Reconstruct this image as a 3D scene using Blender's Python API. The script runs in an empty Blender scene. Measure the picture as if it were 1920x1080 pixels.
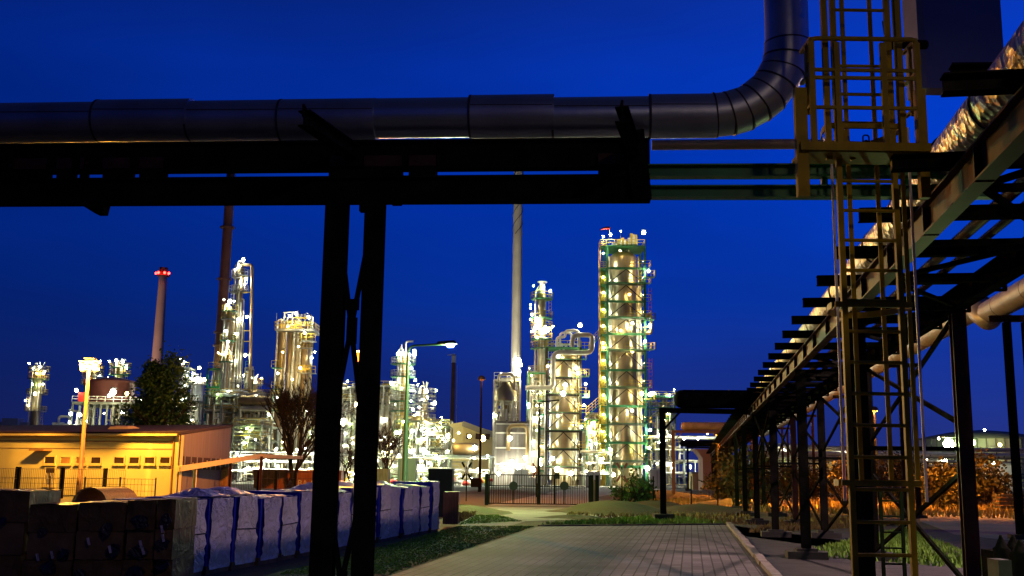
import bpy, math, random
from mathutils import Vector
R=math.radians
sc=bpy.context.scene
# ---------------------------------------------------------------- camera
F=2000.0; ROLL=.0135; TH=math.atan(350.5/2000); H=1.7
cT,sT=math.cos(TH),math.sin(TH)
cam_d=bpy.data.cameras.new('camera'); cam=bpy.data.objects.new('camera',cam_d); sc.collection.objects.link(cam)
cam_d.sensor_width=36; cam_d.lens=36*F/1920; cam_d.clip_start=.1; cam_d.clip_end=6000
cam.location=(0,0,H)
from mathutils import Matrix
cam.matrix_world=Matrix.Translation((0,0,H))@Matrix.Rotation(math.pi/2+TH,4,'X')@Matrix.Rotation(ROLL,4,'Z')
sc.camera=cam
# ---------------------------------------------------------------- dusk sky (world)
w=bpy.data.worlds.new('World'); sc.world=w; w.use_nodes=True
nt=w.node_tree; nt.nodes.clear(); N=nt.nodes.new; Lk=nt.links.new
out=N('ShaderNodeOutputWorld'); bg=N('ShaderNodeBackground'); Lk(bg.outputs[0],out.inputs[0])
tc=N('ShaderNodeTexCoord'); sx=N('ShaderNodeSeparateXYZ'); Lk(tc.outputs['Generated'],sx.inputs[0])
rp=N('ShaderNodeValToRGB'); Lk(sx.outputs['Z'],rp.inputs[0])
cr=rp.color_ramp
SKY=[(0,(.016,.022,.13)),(.07,(.009,.025,.205)),(.16,(.002,.031,.33)),(.27,(.0,.034,.43)),(.36,(.001,.034,.43)),(.48,(.004,.020,.22)),(.8,(.006,.012,.07)),(1,(.006,.010,.05))]
cr.elements[0].position=0; cr.elements[0].color=(*SKY[0][1],1); cr.elements[1].position=1; cr.elements[1].color=(*SKY[-1][1],1)
for p,c in SKY[1:-1]:
    e=cr.elements.new(p); e.color=(*c,1)
mr=N('ShaderNodeMapRange'); Lk(sx.outputs['X'],mr.inputs[0])
for i,v in ((1,-.5),(2,.4),(3,.45),(4,1.25)): mr.inputs[i].default_value=v
nz=N('ShaderNodeTexNoise'); nz.inputs['Scale'].default_value=3; nz.inputs['Detail'].default_value=3
mp=N('ShaderNodeMapping'); mp.inputs['Scale'].default_value=(1,1,3.5); Lk(tc.outputs['Generated'],mp.inputs[0]); Lk(mp.outputs[0],nz.inputs['Vector'])
mn=N('ShaderNodeMapRange'); Lk(nz.outputs[0],mn.inputs[0])
for i,v in ((1,.3),(2,.7),(3,.88),(4,1.12)): mn.inputs[i].default_value=v
mm=N('ShaderNodeMath'); mm.operation='MULTIPLY'; Lk(mr.outputs[0],mm.inputs[0]); Lk(mn.outputs[0],mm.inputs[1])
my=N('ShaderNodeMapRange'); Lk(sx.outputs['Y'],my.inputs[0])
for i,v in ((1,-.6),(2,.4),(3,.3),(4,1)): my.inputs[i].default_value=v
m2=N('ShaderNodeMath'); m2.operation='MULTIPLY'; Lk(mm.outputs[0],m2.inputs[0]); Lk(my.outputs[0],m2.inputs[1]); mm=m2
# a Nishita sky with the sun just gone down carries the dusk falloff, tinted by the ramp
Lk(rp.outputs[0],bg.inputs[0]); Lk(mm.outputs[0],bg.inputs[1])
sc.view_settings.view_transform='Standard'; sc.view_settings.look='None'; sc.view_settings.exposure=0; sc.view_settings.gamma=1
sc.render.engine='CYCLES'
cy=sc.cycles
cy.max_bounces=4; cy.diffuse_bounces=2; cy.glossy_bounces=2; cy.transmission_bounces=2; cy.sample_clamp_indirect=2; cy.sample_clamp_direct=0
cy.use_denoising=True
try: cy.use_light_tree=True
except Exception: pass
sc.render.film_transparent=False

# ---------------------------------------------------------------- pixel <-> world helpers
def ray(u,v):
    a=(u-960)/F; b=(540-v)/F
    a,b=a*math.cos(ROLL)-b*math.sin(ROLL), b*math.cos(ROLL)+a*math.sin(ROLL)
    return a,cT-b*sT,sT+b*cT
def P(u,v,Y):
    d=ray(u,v); k=Y/d[1]; return Vector((d[0]*k,Y,H+d[2]*k))
def Gd(u,v,z=0):
    d=ray(u,v); k=(z-H)/d[2]; return Vector((d[0]*k,d[1]*k,z))
def hor(u): return 890.5+.0135*(u-960)
def XA(u,Y): return P(u,hor(u),Y).x
YAW=.1658
Dv=Vector((math.sin(YAW),math.cos(YAW),0)); Nv=Vector((Dv.y,-Dv.x,0))
def T(s,t,z): return Vector((Dv.x*s+Nv.x*t, Dv.y*s+Nv.y*t, z))
UP=Vector((0,0,1))

# ---------------------------------------------------------------- materials
def newmat(name,base,rough=.6,metal=0,noise=0,nscale=5,col2=None,bump=0,bscale=None,coords='Object',emit=None,estr=0,spec=None,detail=5,stretch=None,extra=None):
    m=bpy.data.materials.new(name); m.use_nodes=True; n=m.node_tree.nodes; l=m.node_tree.links
    b=n['Principled BSDF']; b.inputs['Base Color'].default_value=(*base,1); b.inputs['Roughness'].default_value=rough; b.inputs['Metallic'].default_value=metal
    if spec is not None: b.inputs['Specular IOR Level'].default_value=spec
    t=n.new('ShaderNodeTexCoord'); src=t.outputs[coords]
    if stretch:
        mpp=n.new('ShaderNodeMapping'); mpp.inputs['Scale'].default_value=stretch; l.new(src,mpp.inputs[0]); src=mpp.outputs[0]
    if noise or col2:
        x=n.new('ShaderNodeTexNoise'); x.inputs['Scale'].default_value=nscale; x.inputs['Detail'].default_value=detail; l.new(src,x.inputs['Vector'])
        r=n.new('ShaderNodeValToRGB'); l.new(x.outputs[0],r.inputs[0])
        c2=col2 or tuple(c*(1-noise) for c in base)
        r.color_ramp.elements[0].position=.35; r.color_ramp.elements[0].color=(*c2,1)
        r.color_ramp.elements[1].position=.65; r.color_ramp.elements[1].color=(*base,1)
        l.new(r.outputs[0],b.inputs['Base Color'])
    if bump:
        y=n.new('ShaderNodeTexNoise'); y.inputs['Scale'].default_value=bscale or nscale*3; y.inputs['Detail'].default_value=6; l.new(src,y.inputs['Vector'])
        bp=n.new('ShaderNodeBump'); bp.inputs['Strength'].default_value=bump; bp.inputs['Distance'].default_value=.05; l.new(y.outputs[0],bp.inputs['Height']); l.new(bp.outputs[0],b.inputs['Normal'])
    if emit:
        b.inputs['Emission Color'].default_value=(*emit,1); b.inputs['Emission Strength'].default_value=estr
    if extra: extra(m,n,l,b,src)
    return m
def paver(m,n,l,b,src):
    mpp=n.new('ShaderNodeMapping'); mpp.inputs['Rotation'].default_value=(0,0,YAW+R(90)); l.new(src,mpp.inputs[0])
    br=n.new('ShaderNodeTexBrick'); br.inputs['Scale'].default_value=1; br.inputs['Brick Width'].default_value=.4; br.inputs['Row Height'].default_value=.2
    br.inputs['Mortar Size'].default_value=.014; br.inputs['Color1'].default_value=(.27,.25,.26,1); br.inputs['Color2'].default_value=(.19,.175,.185,1); br.inputs['Mortar'].default_value=(.05,.045,.045,1)
    l.new(mpp.outputs[0],br.inputs['Vector'])
    x=n.new('ShaderNodeTexNoise'); x.inputs['Scale'].default_value=.6; x.inputs['Detail'].default_value=8; l.new(src,x.inputs['Vector'])
    r=n.new('ShaderNodeMapRange'); l.new(x.outputs[0],r.inputs[0]); r.inputs[1].default_value=.3; r.inputs[2].default_value=.7; r.inputs[3].default_value=.55; r.inputs[4].default_value=1.15
    x2=n.new('ShaderNodeTexNoise'); x2.inputs['Scale'].default_value=.22; x2.inputs['Detail'].default_value=4; m2p=n.new('ShaderNodeMapping'); m2p.inputs['Scale'].default_value=(.5,1.6,1); l.new(src,m2p.inputs[0]); l.new(m2p.outputs[0],x2.inputs['Vector'])
    r2=n.new('ShaderNodeMapRange'); l.new(x2.outputs[0],r2.inputs[0]); r2.inputs[1].default_value=.4; r2.inputs[2].default_value=.6; r2.inputs[3].default_value=.6; r2.inputs[4].default_value=1.1
    mmm=n.new('ShaderNodeMath'); mmm.operation='MULTIPLY'; l.new(r.outputs[0],mmm.inputs[0]); l.new(r2.outputs[0],mmm.inputs[1]); r=mmm
    mx=n.new('ShaderNodeMix'); mx.data_type='RGBA'; mx.blend_type='MULTIPLY'; mx.inputs[0].default_value=1
    l.new(br.outputs[0],mx.inputs[6]); l.new(r.outputs[0],mx.inputs[7]); l.new(mx.outputs[2],b.inputs['Base Color'])
    bp=n.new('ShaderNodeBump'); bp.inputs['Strength'].default_value=.8; bp.inputs['Distance'].default_value=.01; bp.invert=True; l.new(br.outputs['Fac'],bp.inputs['Height']); l.new(bp.outputs[0],b.inputs['Normal'])
M={}
def mk(name,*a,**k): M[name]=newmat(name,*a,**k)
mk('black_steel',(.019,.019,.017),.9,0,.5,3,spec=0,bump=.2,bscale=20)
mk('rust_steel',(.075,.03,.022),.6,0,.4,4,spec=.15)
mk('grey_steel',(.30,.30,.28),.5,.3,.3,1.5)
mk('frame_steel',(.20,.22,.17),.55,.2,.4,1)
mk('green_steel',(.04,.20,.08),.5,0,.3,2)
mk('dark_green_steel',(.004,.24,.075),.5,0,.4,3)
mk('yellow_paint',(.62,.44,.05),.5,0,.25,2)
mk('ladder_yellow',(.42,.31,.008),.55,0,.35,4,bump=.1,spec=.2)
mk('cladding',(.56,.46,.27),.34,.75,.45,.6,stretch=(1,1,.35),bump=.012,bscale=2)
mk('cladding_warm',(.50,.36,.18),.42,.5,.3,.6,stretch=(1,1,.3),bump=.06,bscale=2)
mk('pipe_metal',(.70,.66,.52),.4,.25,.25,1)
mk('white_paint',(.78,.78,.72),.5,0,.1,2)
mk('chimney_steel',(.52,.48,.41),.5,.35,.2,.3)
mk('concrete_stack',(.62,.42,.34),.9,0,.2,.1)
mk('red_stack',(.13,.055,.04),.6,0,.4,.5)
mk('tank_red',(.20,.055,.04),.6,0,.3,.4)
mk('pipe_blue_clad',(.40,.47,.54),.42,.75,.25,2,bump=.12,bscale=5)
mk('pipe_blue_clad_light',(.42,.52,.58),.34,.8,.12,2,bump=.08,bscale=5)
mk('seam_dark',(.03,.03,.035),.6)
mk('pipe_brown',(.44,.33,.24),.5,.2,.3,2,bump=.08,bscale=6)
def foilx(m,n,l,b,src):
    v=n.new('ShaderNodeTexVoronoi'); v.inputs['Scale'].default_value=11; l.new(src,v.inputs['Vector'])
    bp=n.new('ShaderNodeBump'); bp.inputs['Strength'].default_value=1; bp.inputs['Distance'].default_value=.03; l.new(v.outputs['Distance'],bp.inputs['Height']); l.new(bp.outputs[0],b.inputs['Normal'])
mk('foil',(.62,.55,.40),.46,.85,.3,6,extra=foilx)
mk('duct_blue',(.25,.27,.33),.5,.4,.15,1)
mk('paver',(.3,.3,.3),.75,extra=paver)
mk('kerb_stone',(.42,.38,.34),.8,0,.3,6)
mk('asphalt',(.065,.062,.065),.85,0,.4,2,bump=.3,bscale=60)
mk('road_conc',(.24,.22,.20),.85,0,.3,.5,bump=.2,bscale=20)
mk('earth',(.045,.055,.02),.95,0,0,1.2,col2=(.07,.05,.03),bump=.5,bscale=8)
mk('grass_ground',(.05,.14,.02),.95,0,0,.5,col2=(.075,.055,.028),bump=.6,bscale=12)
mk('mound_grass',(.035,.055,.014),.95,0,0,.6,col2=(.06,.042,.02),bump=.7,bscale=9)
mk('grass_blade',(.20,.40,.05),.8)
mk('dry_blade',(.24,.18,.06),.9)
mk('dry_verge',(.30,.19,.07),.95,0,0,.4,col2=(.14,.12,.04),bump=.6,bscale=10)
mk('plant_floor',(.32,.30,.26),.9,0,.3,.1)
mk('yellow_wall',(.70,.62,.30),.85,0,.12,.4,bump=.1,bscale=10)
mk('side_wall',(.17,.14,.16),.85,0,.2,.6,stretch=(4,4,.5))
mk('roof_felt',(.035,.012,.010),.9,0,.4,.5)
mk('trim_yellow',(.70,.58,.28),.7,0,.1,1)
mk('glass_dark',(.05,.03,.02),.15)
mk('frame_white',(.75,.7,.6),.6)
mk('mesh_fence',(.06,.05,.04),.6)
mk('wood_orange',(.40,.20,.08),.7,0,.3,2)
mk('skip_orange',(.50,.15,.04),.55,0,.3,1.5)
mk('letter_yellow',(.9,.75,.4),.5)
mk('film_blue',(.02,.03,.60),.35,0,.25,2,bump=.25,bscale=3)
def wrapx(m,n,l,b,src):
    wv=n.new('ShaderNodeTexNoise'); wv.inputs['Scale'].default_value=3.2; wv.inputs['Detail'].default_value=7; wv.inputs['Distortion'].default_value=1.6; l.new(src,wv.inputs['Vector'])
    bp=n.new('ShaderNodeBump'); bp.inputs['Strength'].default_value=1; bp.inputs['Distance'].default_value=.14; l.new(wv.outputs[0],bp.inputs['Height']); l.new(bp.outputs[0],b.inputs['Normal'])
    b.inputs['Coat Weight'].default_value=.6; b.inputs['Coat Roughness'].default_value=.15; l.new(bp.outputs[0],b.inputs['Coat Normal'])
mk('film_white',(.80,.74,.76),.38,0,0,1.2,col2=(.60,.57,.62),extra=wrapx)
def wrapc(m,n,l,b,src):
    wrapx(m,n,l,b,src); b.inputs['Coat Weight'].default_value=.08; [setattr(q.inputs['Distance'],'default_value',.04) for q in n if q.type=='BUMP']; b.inputs['Specular IOR Level'].default_value=.2
mk('film_violet',(.66,.60,.70),.36,0,0,1.2,col2=(.48,.46,.58),extra=wrapx)
mk('film_brown',(.19,.115,.045),.55,0,0,2.2,col2=(.07,.05,.022),extra=wrapc)
mk('film_black',(.008,.008,.010),.35,extra=wrapx)
mk('carton_tan',(.22,.14,.06),.7,0,.4,3,bump=.3)
mk('pallet_wood',(.20,.12,.07),.85,0,.4,6)
mk('rust_sheet',(.28,.14,.09),.6,.2,.4,2,stretch=(6,6,1))
mk('black_paint',(.010,.010,.010),.8,spec=.05)
mk('sign_grey',(.035,.035,.035),.8,spec=.05)
mk('cross_white',(.32,.28,.28),.6); mk('cross_red',(.16,.03,.03),.6)
mk('post_brown',(.16,.08,.05),.6); mk('pole_green',(.012,.03,.014),.5); mk('pole_orange',(.20,.11,.06),.6)
mk('bark',(.02,.018,.014),.9,0,.4,6); 
mk('leaf_dark',(.025,.09,.015),.7,0,0,.8,col2=(.04,.12,.02)); mk('leaf_olive',(.075,.06,.018),.75,0,0,.8,col2=(.03,.035,.012))
mk('frame_dark',(.03,.022,.015),.6,0,.4,1)
mk('box_green',(.05,.065,.06),.7,0,.2,1,spec=.1)
mk('concrete',(.10,.095,.09),.9,0,.3,3,bump=.2)
mk('concrete_dark',(.05,.05,.05),.9,0,.3,3,bump=.2)
mk('hall_yellow',(.72,.64,.30),.8,0,.1,.3); mk('hall_roof',(.35,.34,.26),.7)
mk('tank_white',(.62,.60,.50),.6,0,.1,.2); mk('tank_roof',(.20,.20,.18),.7)
mk('red_paint',(.6,.04,.03),.5); mk('lamp_body',(.05,.05,.05),.5)
mk('grey_panel',(.22,.20,.19),.6,.2,.25,.4,stretch=(3,3,.4))
mk('cloth_red',(.7,.06,.05),.8)
mk('white_bin',(.6,.62,.6),.6)
EM={'white':((1,.95,.66),260),'cool':((.86,1,.86),240),'green':((.70,1,.36),220),'warm':((1,.68,.22),240),'sodium':((1,.36,.045),1),'red':((1,.03,.02),60)}
LS=.34
for k,(c,s) in EM.items():
    M['em_'+k]=newmat('lamp_'+k,(0,0,0),.5,emit=c,estr=s*LS)
    M['em_'+k+'_hot']=newmat('lamp_hot_'+k,(0,0,0),.5,emit=c,estr=s*LS*4.5)

# ---------------------------------------------------------------- mesh builder
def basis(d):
    d=d.normalized(); a=UP if abs(d.z)<.95 else Vector((1,0,0))
    x=d.cross(a).normalized(); y=x.cross(d).normalized(); return x,y,d
class MB:
    def __init__(s): s.v=[];s.f=[];s.m=[];s.s=[];s.mats=[]
    def mi(s,m):
        if m not in s.mats: s.mats.append(m)
        return s.mats.index(m)
    def add(s,vs,fs,m,sm=False):
        o=len(s.v); i=s.mi(m); s.v+= [tuple(v) for v in vs]
        for f in fs: s.f.append(tuple(o+k for k in f)); s.m.append(i); s.s.append(sm)
    def hexa(s,c,m):
        s.add(c,[(0,3,2,1),(4,5,6,7),(0,1,5,4),(1,2,6,5),(2,3,7,6),(3,0,4,7)],m)
    def box(s,x0,x1,y0,y1,z0,z1,m):
        s.hexa([(x0,y0,z0),(x1,y0,z0),(x1,y1,z0),(x0,y1,z0),(x0,y0,z1),(x1,y0,z1),(x1,y1,z1),(x0,y1,z1)],m)
    def obox(s,c,ax,ay,az,m):
        c=Vector(c); s.hexa([c-ax-ay-az,c+ax-ay-az,c+ax+ay-az,c-ax+ay-az,c-ax-ay+az,c+ax-ay+az,c+ax+ay+az,c-ax+ay+az],m)
    def bar(s,p,q,w,h,m,side=None):
        p=Vector(p);q=Vector(q); x,y,d=basis(q-p)
        if side is not None:
            x=(side-d*side.dot(d)).normalized(); y=d.cross(x)
        s.obox((p+q)/2,x*w/2,(q-p)/2,y*h/2,m)
    def ibeam(s,p,q,w,h,t,m,side=None):
        p=Vector(p);q=Vector(q); x,y,d=basis(q-p)
        if side is not None:
            x=(side-d*side.dot(d)).normalized(); y=d.cross(x)
        for k in (-1,1): s.obox((p+q)/2+y*k*(h/2-t/2),x*w/2,(q-p)/2,y*t/2,m)
        s.obox((p+q)/2,x*t/2,(q-p)/2,y*(h/2-t),m)
    def tube(s,pts,r,m,n=8,cap=True,sm=True):
        pts=[Vector(p) for p in pts]; rs=r if isinstance(r,(list,tuple)) else [r]*len(pts)
        vs=[];x=None
        for i,p in enumerate(pts):
            d=(pts[min(i+1,len(pts)-1)]-pts[max(i-1,0)]).normalized()
            if x is None: x,y,_=basis(d)
            else:
                x=(x-d*x.dot(d)).normalized()
            y=d.cross(x)
            for k in range(n):
                a=2*math.pi*k/n; vs.append(p+(x*math.cos(a)+y*math.sin(a))*rs[i])
        fs=[]
        for i in range(len(pts)-1):
            for k in range(n):
                k2=(k+1)%n; fs.append((i*n+k,i*n+k2,(i+1)*n+k2,(i+1)*n+k))
        s.add(vs,fs,m,sm)
        if cap:
            s.add(vs[:n],[tuple(range(n-1,-1,-1))],m); s.add(vs[-n:],[tuple(range(n))],m)
    def rev(s,c,prof,m,n=24,sm=True):
        vs=[];fs=[]
        for r,z in prof:
            for k in range(n):
                a=2*math.pi*k/n; vs.append((c[0]+r*math.cos(a),c[1]+r*math.sin(a),c[2]+z))
        for i in range(len(prof)-1):
            for k in range(n):
                k2=(k+1)%n; fs.append((i*n+k,i*n+k2,(i+1)*n+k2,(i+1)*n+k))
        s.add(vs,fs,m,sm)
    def build(s,name,parent=None,loc=None):
        me=bpy.data.meshes.new(name); o0=parent.location if parent else Vector(loc or (0,0,0))
        if parent and parent.parent: o0=o0+parent.parent.location
        me.from_pydata([(v[0]-o0[0],v[1]-o0[1],v[2]-o0[2]) for v in s.v],[],s.f)
        for m in s.mats: me.materials.append(M[m])
        me.polygons.foreach_set('material_index',s.m); me.polygons.foreach_set('use_smooth',s.s); me.update()
        o=bpy.data.objects.new(name,me); sc.collection.objects.link(o)
        if parent: o.parent=parent
        else: o.location=o0
        return o
def tag(o,label,cat,group=None,kind=None):
    if label: o['label']=label
    if cat: o['category']=cat
    if group: o['group']=group
    if kind: o['kind']=kind
    return o
def thing(name,label,cat,loc,group=None):
    o=bpy.data.objects.new(name,None); o.empty_display_size=.2; sc.collection.objects.link(o); o.location=Vector(loc)
    return tag(o,label,cat,group)
def elbow(pts,r,n=5):
    """round the corners of a polyline"""
    pts=[Vector(p) for p in pts]; o=[pts[0]]
    for i in range(1,len(pts)-1):
        a,b,c=pts[i-1],pts[i],pts[i+1]; d1=(a-b); d2=(c-b); rr=min(r,d1.length*.45,d2.length*.45)
        p0=b+d1.normalized()*rr; p1=b+d2.normalized()*rr
        for k in range(n+1):
            t=k/n; o.append(p0*(1-t)**2+b*2*t*(1-t)+p1*t*t)
    return o+[pts[-1]]
# lamps: one mesh per kind and size, shared; a lamp is a part of what carries it
_lm={}; LK_=('white','cool','green','warm')
def lampmesh(kind,size):
    k=(kind,size)
    if k in _lm: return _lm[k]
    b=MB(); r=size
    b.box(-r*.8,r*.8,-r*.6,r*.8,r*.95,r*1.15,'lamp_body')
    b.bar((0,r*.7,r*1.0),(0,r*1.5,-r*.8),r*.3,r*.3,'lamp_body')
    vs=[];n=8
    pr=[(.02,-1),(.7,-.7),(1,0),(.7,.7),(.02,1)]
    b.rev((0,0,0),[(a*r*.8,z*r*.8) for a,z in pr],'em_'+kind,n)
    o=b.build('floodlight'); me=o.data; bpy.data.objects.remove(o); _lm[k]=me; return me
NL=[0]
def lamp(parent,pos,kind='white',size=.22,name='floodlight'):
    if kind in LK_ and size<.45: kind+='_hot'; size=round(max(.10,size*.62),2)
    elif kind in LK_: size=round(size*.85,2)
    o=bpy.data.objects.new(name,lampmesh(kind,size)); sc.collection.objects.link(o); o.parent=parent
    o.location=Vector(pos)-parent.location; NL[0]+=1; return o
ORD=['first','second','third','fourth','fifth','sixth','seventh','eighth','ninth','tenth','eleventh','twelfth','thirteenth','fourteenth','fifteenth','sixteenth','seventeenth','eighteenth','nineteenth','twentieth','twenty-first','twenty-second']

# ================================================================ GROUND
def sheet(name,pts,z,mat,kind='structure',thick=None):
    b=MB(); vs=[(p[0],p[1],z) for p in pts]
    b.add(vs,[tuple(range(len(vs)))],mat); o=b.build(name); o['kind']=kind; return o
sheet('ground',[(-2500,-60),(2500,-60),(2500,4500),(-2500,4500)],0,'earth')
sheet('plant_ground',[(-120,136),(110,172),(190,420),(-200,420)],.012,'plant_floor')
pv=[(-3.05,8),(T(8,0,0)+Nv*1.2).xy[:]]
k0=Gd(1440,1080);k1=Gd(1363,985)
kd=(k1-k0).normalized(); kn=k0-kd*14
pavp=[(-4.6,6),(kn.x,kn.y),(k1.x,k1.y),tuple(Gd(1010,988)[:2]),tuple(Gd(955,1006)[:2]),tuple(Gd(735,1080)[:2])]
sheet('paving',pavp,.02,'paver')
b=MB(); L_=(k1-kn).length; rk=random.Random(8); q=0
while q<L_-.1:
    a=kn+kd*q; c=kn+kd*min(L_,q+.985); o_=Vector((.07+rk.uniform(-.012,.012),0,rk.uniform(-.012,.008))); b.bar(a+o_,c+o_+UP*rk.uniform(-.008,.008),.16,.22,'kerb_stone'); q+=1
o=b.build('kerb'); o['kind']='structure'
q1=Gd(1010,988); b=MB(); b.bar(q1+Vector((0,.08,0)),Vector((k1.x,k1.y+.08,0)),.14,.12,'concrete_dark'); o=b.build('kerb'); o['kind']='structure'
# dark asphalt right of the kerb, under the trestle
sheet('asphalt_yard',[(kn.x+.2,kn.y),(T(0,14,0).x,0),(T(42,11,0).x,T(42,11,0).y),(T(34,1.2,0).x,T(34,1.2,0).y),(k1.x+.2,k1.y-.5)],.008,'asphalt')
sheet('side_pavement',[tuple(Gd(u,v)[:2]) for u,v in ((1725,978),(1790,1003),(1900,1015),(1990,1020),(2050,980),(1990,966),(1725,962))],.016,'road_conc')
sheet('verge',[tuple(Gd(u,v)[:2]) for u,v in ((1395,958),(1470,960),(1720,960),(2000,963),(2300,935),(2100,915),(1700,908),(1400,912))],.010,'dry_verge')
# path from the paving to the gate, road beyond the gate
sheet('path',[tuple(Gd(u,v)[:2]) for u,v in ((860,990),(905,1003),(985,978),(1065,975),(1230,970),(1180,958),(1105,952),(912,950),(890,955))],.012,'road_conc')
sheet('road',[tuple(Gd(u,v)[:2]) for u,v in ((912,948.5),(1106,950.5),(1130,930),(1180,921),(1300,919),(1400,917),(1400,914),(1180,914),(1060,917),(1010,928))],.012,'road_conc')
sheet('grass_verge',[tuple(Gd(u,v)[:2]) for u,v in ((380,1095),(735,1079.5),(955,1005.5),(1008,987.5),(1062,979),(870,984),(700,1018),(560,1055))],.009,'grass_ground')
# grass mounds right of the gate
def mound(u,v,w,dp,h,mat='mound_grass'):
    c=Gd(u,v); b=MB(); n=18;m=7; vs=[];fs=[]
    rr=random.Random(int(u*7+v))
    for i in range(m+1):
        for k in range(n):
            a=2*math.pi*k/n; r=i/m; q=1+.15*math.sin(3*a+u)
            vs.append((c.x+math.cos(a)*r*w*q,c.y+math.sin(a)*r*dp*q,-.03+h*(math.cos(r*math.pi)*.5+.5)+rr.uniform(-.04,.04)*(r<1)))
    for i in range(m):
        for k in range(n): fs.append((i*n+k,i*n+(k+1)%n,(i+1)*n+(k+1)%n,(i+1)*n+k))
    b.add(vs,fs,mat,True); o=b.build('grass_mound'); o['kind']='structure'; return o
for a in ((1150,962,3.6,3.5,.62),(1225,955,3.2,3,.5),(1080,972,2,1.6,.15),(1310,962,4,4,.45),(1380,950,4,5,.5),(865,960,3,5,.35),(940,925,6,8,.4),(1235,935,6,7,.7),(1340,930,5,8,.6)): mound(*a)
# strips of real grass blades
rg=random.Random(3)
b=MB()
def blades(n,area,hh,mat):
    (x0,y0),(x1,y1),(x2,y2)=area
    for _ in range(n):
        p,q=rg.random(),rg.random()
        if p+q>1:p,q=1-p,1-q
        x=x0+(x1-x0)*p+(x2-x0)*q; y=y0+(y1-y0)*p+(y2-y0)*q
        a=rg.random()*6.28; h=hh*rg.uniform(.5,1.3); w=.02+.0006*y; dx,dy=math.cos(a)*w,math.sin(a)*w
        lx,ly=rg.uniform(-.5,.5)*h,rg.uniform(-.5,.5)*h
        b.add([(x-dx,y-dy,0),(x+dx,y+dy,0),(x+lx,y+ly,h)],[(0,1,2)],mat)
def g2(u,v): return tuple(Gd(u,v)[:2])
blades(6000,(g2(520,1078),g2(733,1078),g2(860,987)),.032,'grass_blade'); blades(6000,(g2(735,1076),g2(860,987),g2(1003,987)),.032,'grass_blade')
blades(3000,(g2(1010,984),g2(1363,981),g2(1240,968)),.12,'grass_blade'); blades(2500,(g2(1090,970),g2(1420,985),g2(1380,940)),.16,'dry_blade')
blades(1500,(g2(850,985),g2(905,960),g2(860,950)),.16,'dry_blade'); blades(2500,(g2(1120,950),g2(1380,950),g2(1300,925)),.25,'dry_blade')
blades(3000,(g2(862,984),g2(980,978),g2(905,958)),.04,'grass_blade'); blades(2500,(g2(1060,966),g2(1240,962),g2(1130,945)),.12,'dry_blade')
blades(3500,(g2(1480,1040),g2(1900,1075),g2(1700,990)),.10,'grass_blade'); blades(3500,(g2(1400,1000),g2(1700,985),g2(1500,965)),.15,'dry_blade')
blades(3500,(g2(1400,960),g2(1920,955),g2(1650,925)),.4,'dry_blade'); blades(3000,(g2(1400,960),g2(1930,975),g2(1930,940)),.35,'dry_blade')
tag(b.build('grass'),'short rough grass and dry weeds along the verges and under the trestle','grass',kind='stuff')

# ================================================================ NEAR PORTAL
BX=Vector((math.cos(.075),-math.sin(.075),0)); BY=Vector((math.sin(.075),math.cos(.075),0))
def PO(x,y,z): # portal coordinates: x along the portal, y away from the camera
    return Vector((0,11,0))+BX*x+BY*y+UP*z
t=thing('steel_portal','black steel portal frame with paired posts crossing the near foreground','portal frame',PO(-1.55,0,0))
for xa,wp in ((-1.905,.235),(-1.49,.205)):
    b=MB(); b.ibeam(PO(xa,.06,0),PO(xa,.06,4.57),wp,.16,.018,'black_steel',side=BX); b.build('post',t)
for z0,z1 in ((2.35,4.0),(-.1,1.25)):
    b=MB()
    zm=(z0+z1)/2
    for sg in (-1,1):
        b.bar(PO(-1.69-.13*sg,-.02*sg,z0),PO(-1.69+.13*sg,-.02*sg,z1),.055,.012,'black_steel',side=BX)
    b.obox(PO(-1.69,.03,zm),BX*.055,BY*.012,UP*.14,'black_steel')
    if z0>1: b.obox(PO(-1.69,.005,3.45),BX*.075,BY*.012,UP*.06,'black_steel')
    b.build('cross_brace',t)
# two main beams
for nm in ('lower_beam','upper_beam'):
    b=MB()
    if nm=='lower_beam': b.ibeam(PO(-8.5,.08,4.714),PO(1.45,.08,4.714),.16,.286,.022,'black_steel',side=BY)
    else: b.ibeam(PO(-8.5,.08,5.098),PO(1.45,.08,5.098),.16,.324,.022,'black_steel',side=BY)
    b.build(nm,t)
for ua,ub in ((-300,18),(40,70),(88,95),(135,190),(210,258),(592,735),(750,803),(1118,1205)):
    xa,xb=(ua-955)/181,(ub-955)/181; b=MB(); b.obox(PO((xa+xb)/2,.08,4.8965),BX*(xb-xa)/2,BY*.076,UP*.037,'black_steel'); b.build('packing_plate',t)
    b=MB()
    for q in range(max(1,int((xb-xa)/.22))):
        b.obox(PO(xa+.08+q*.22,-.012,5.02),BX*.014,BY*.010,UP*.014,'rust_steel')
    b.obox(PO((xa+xb)/2,-.004,5.02),BX*(xb-xa)/2,BY*.006,UP*.06,'rust_steel'); b.build('splice_plate',t)
def console(x,extra=False):
    b=MB(); p=PO(x,-.05,5.10); q=p-Dv*1.15-BX*(.14 if x<0 else .06)
    b.ibeam(p,q,.13,.16,.015,'black_steel'); b.bar(q,q+UP*.12,.13,.02,'black_steel')
    b.bar(PO(x,-.04,4.95),PO(x,-.04,5.18),.2,.05,'black_steel',side=BX)
    if extra:
        b.bar(PO(x+.08,-.06,4.56),PO(x-.0,-.1,5.30),.2,.05,'black_steel',side=BX)
    b.build('console',t)
console(-5.65); console(-1.72); console(1.28,True)
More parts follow.
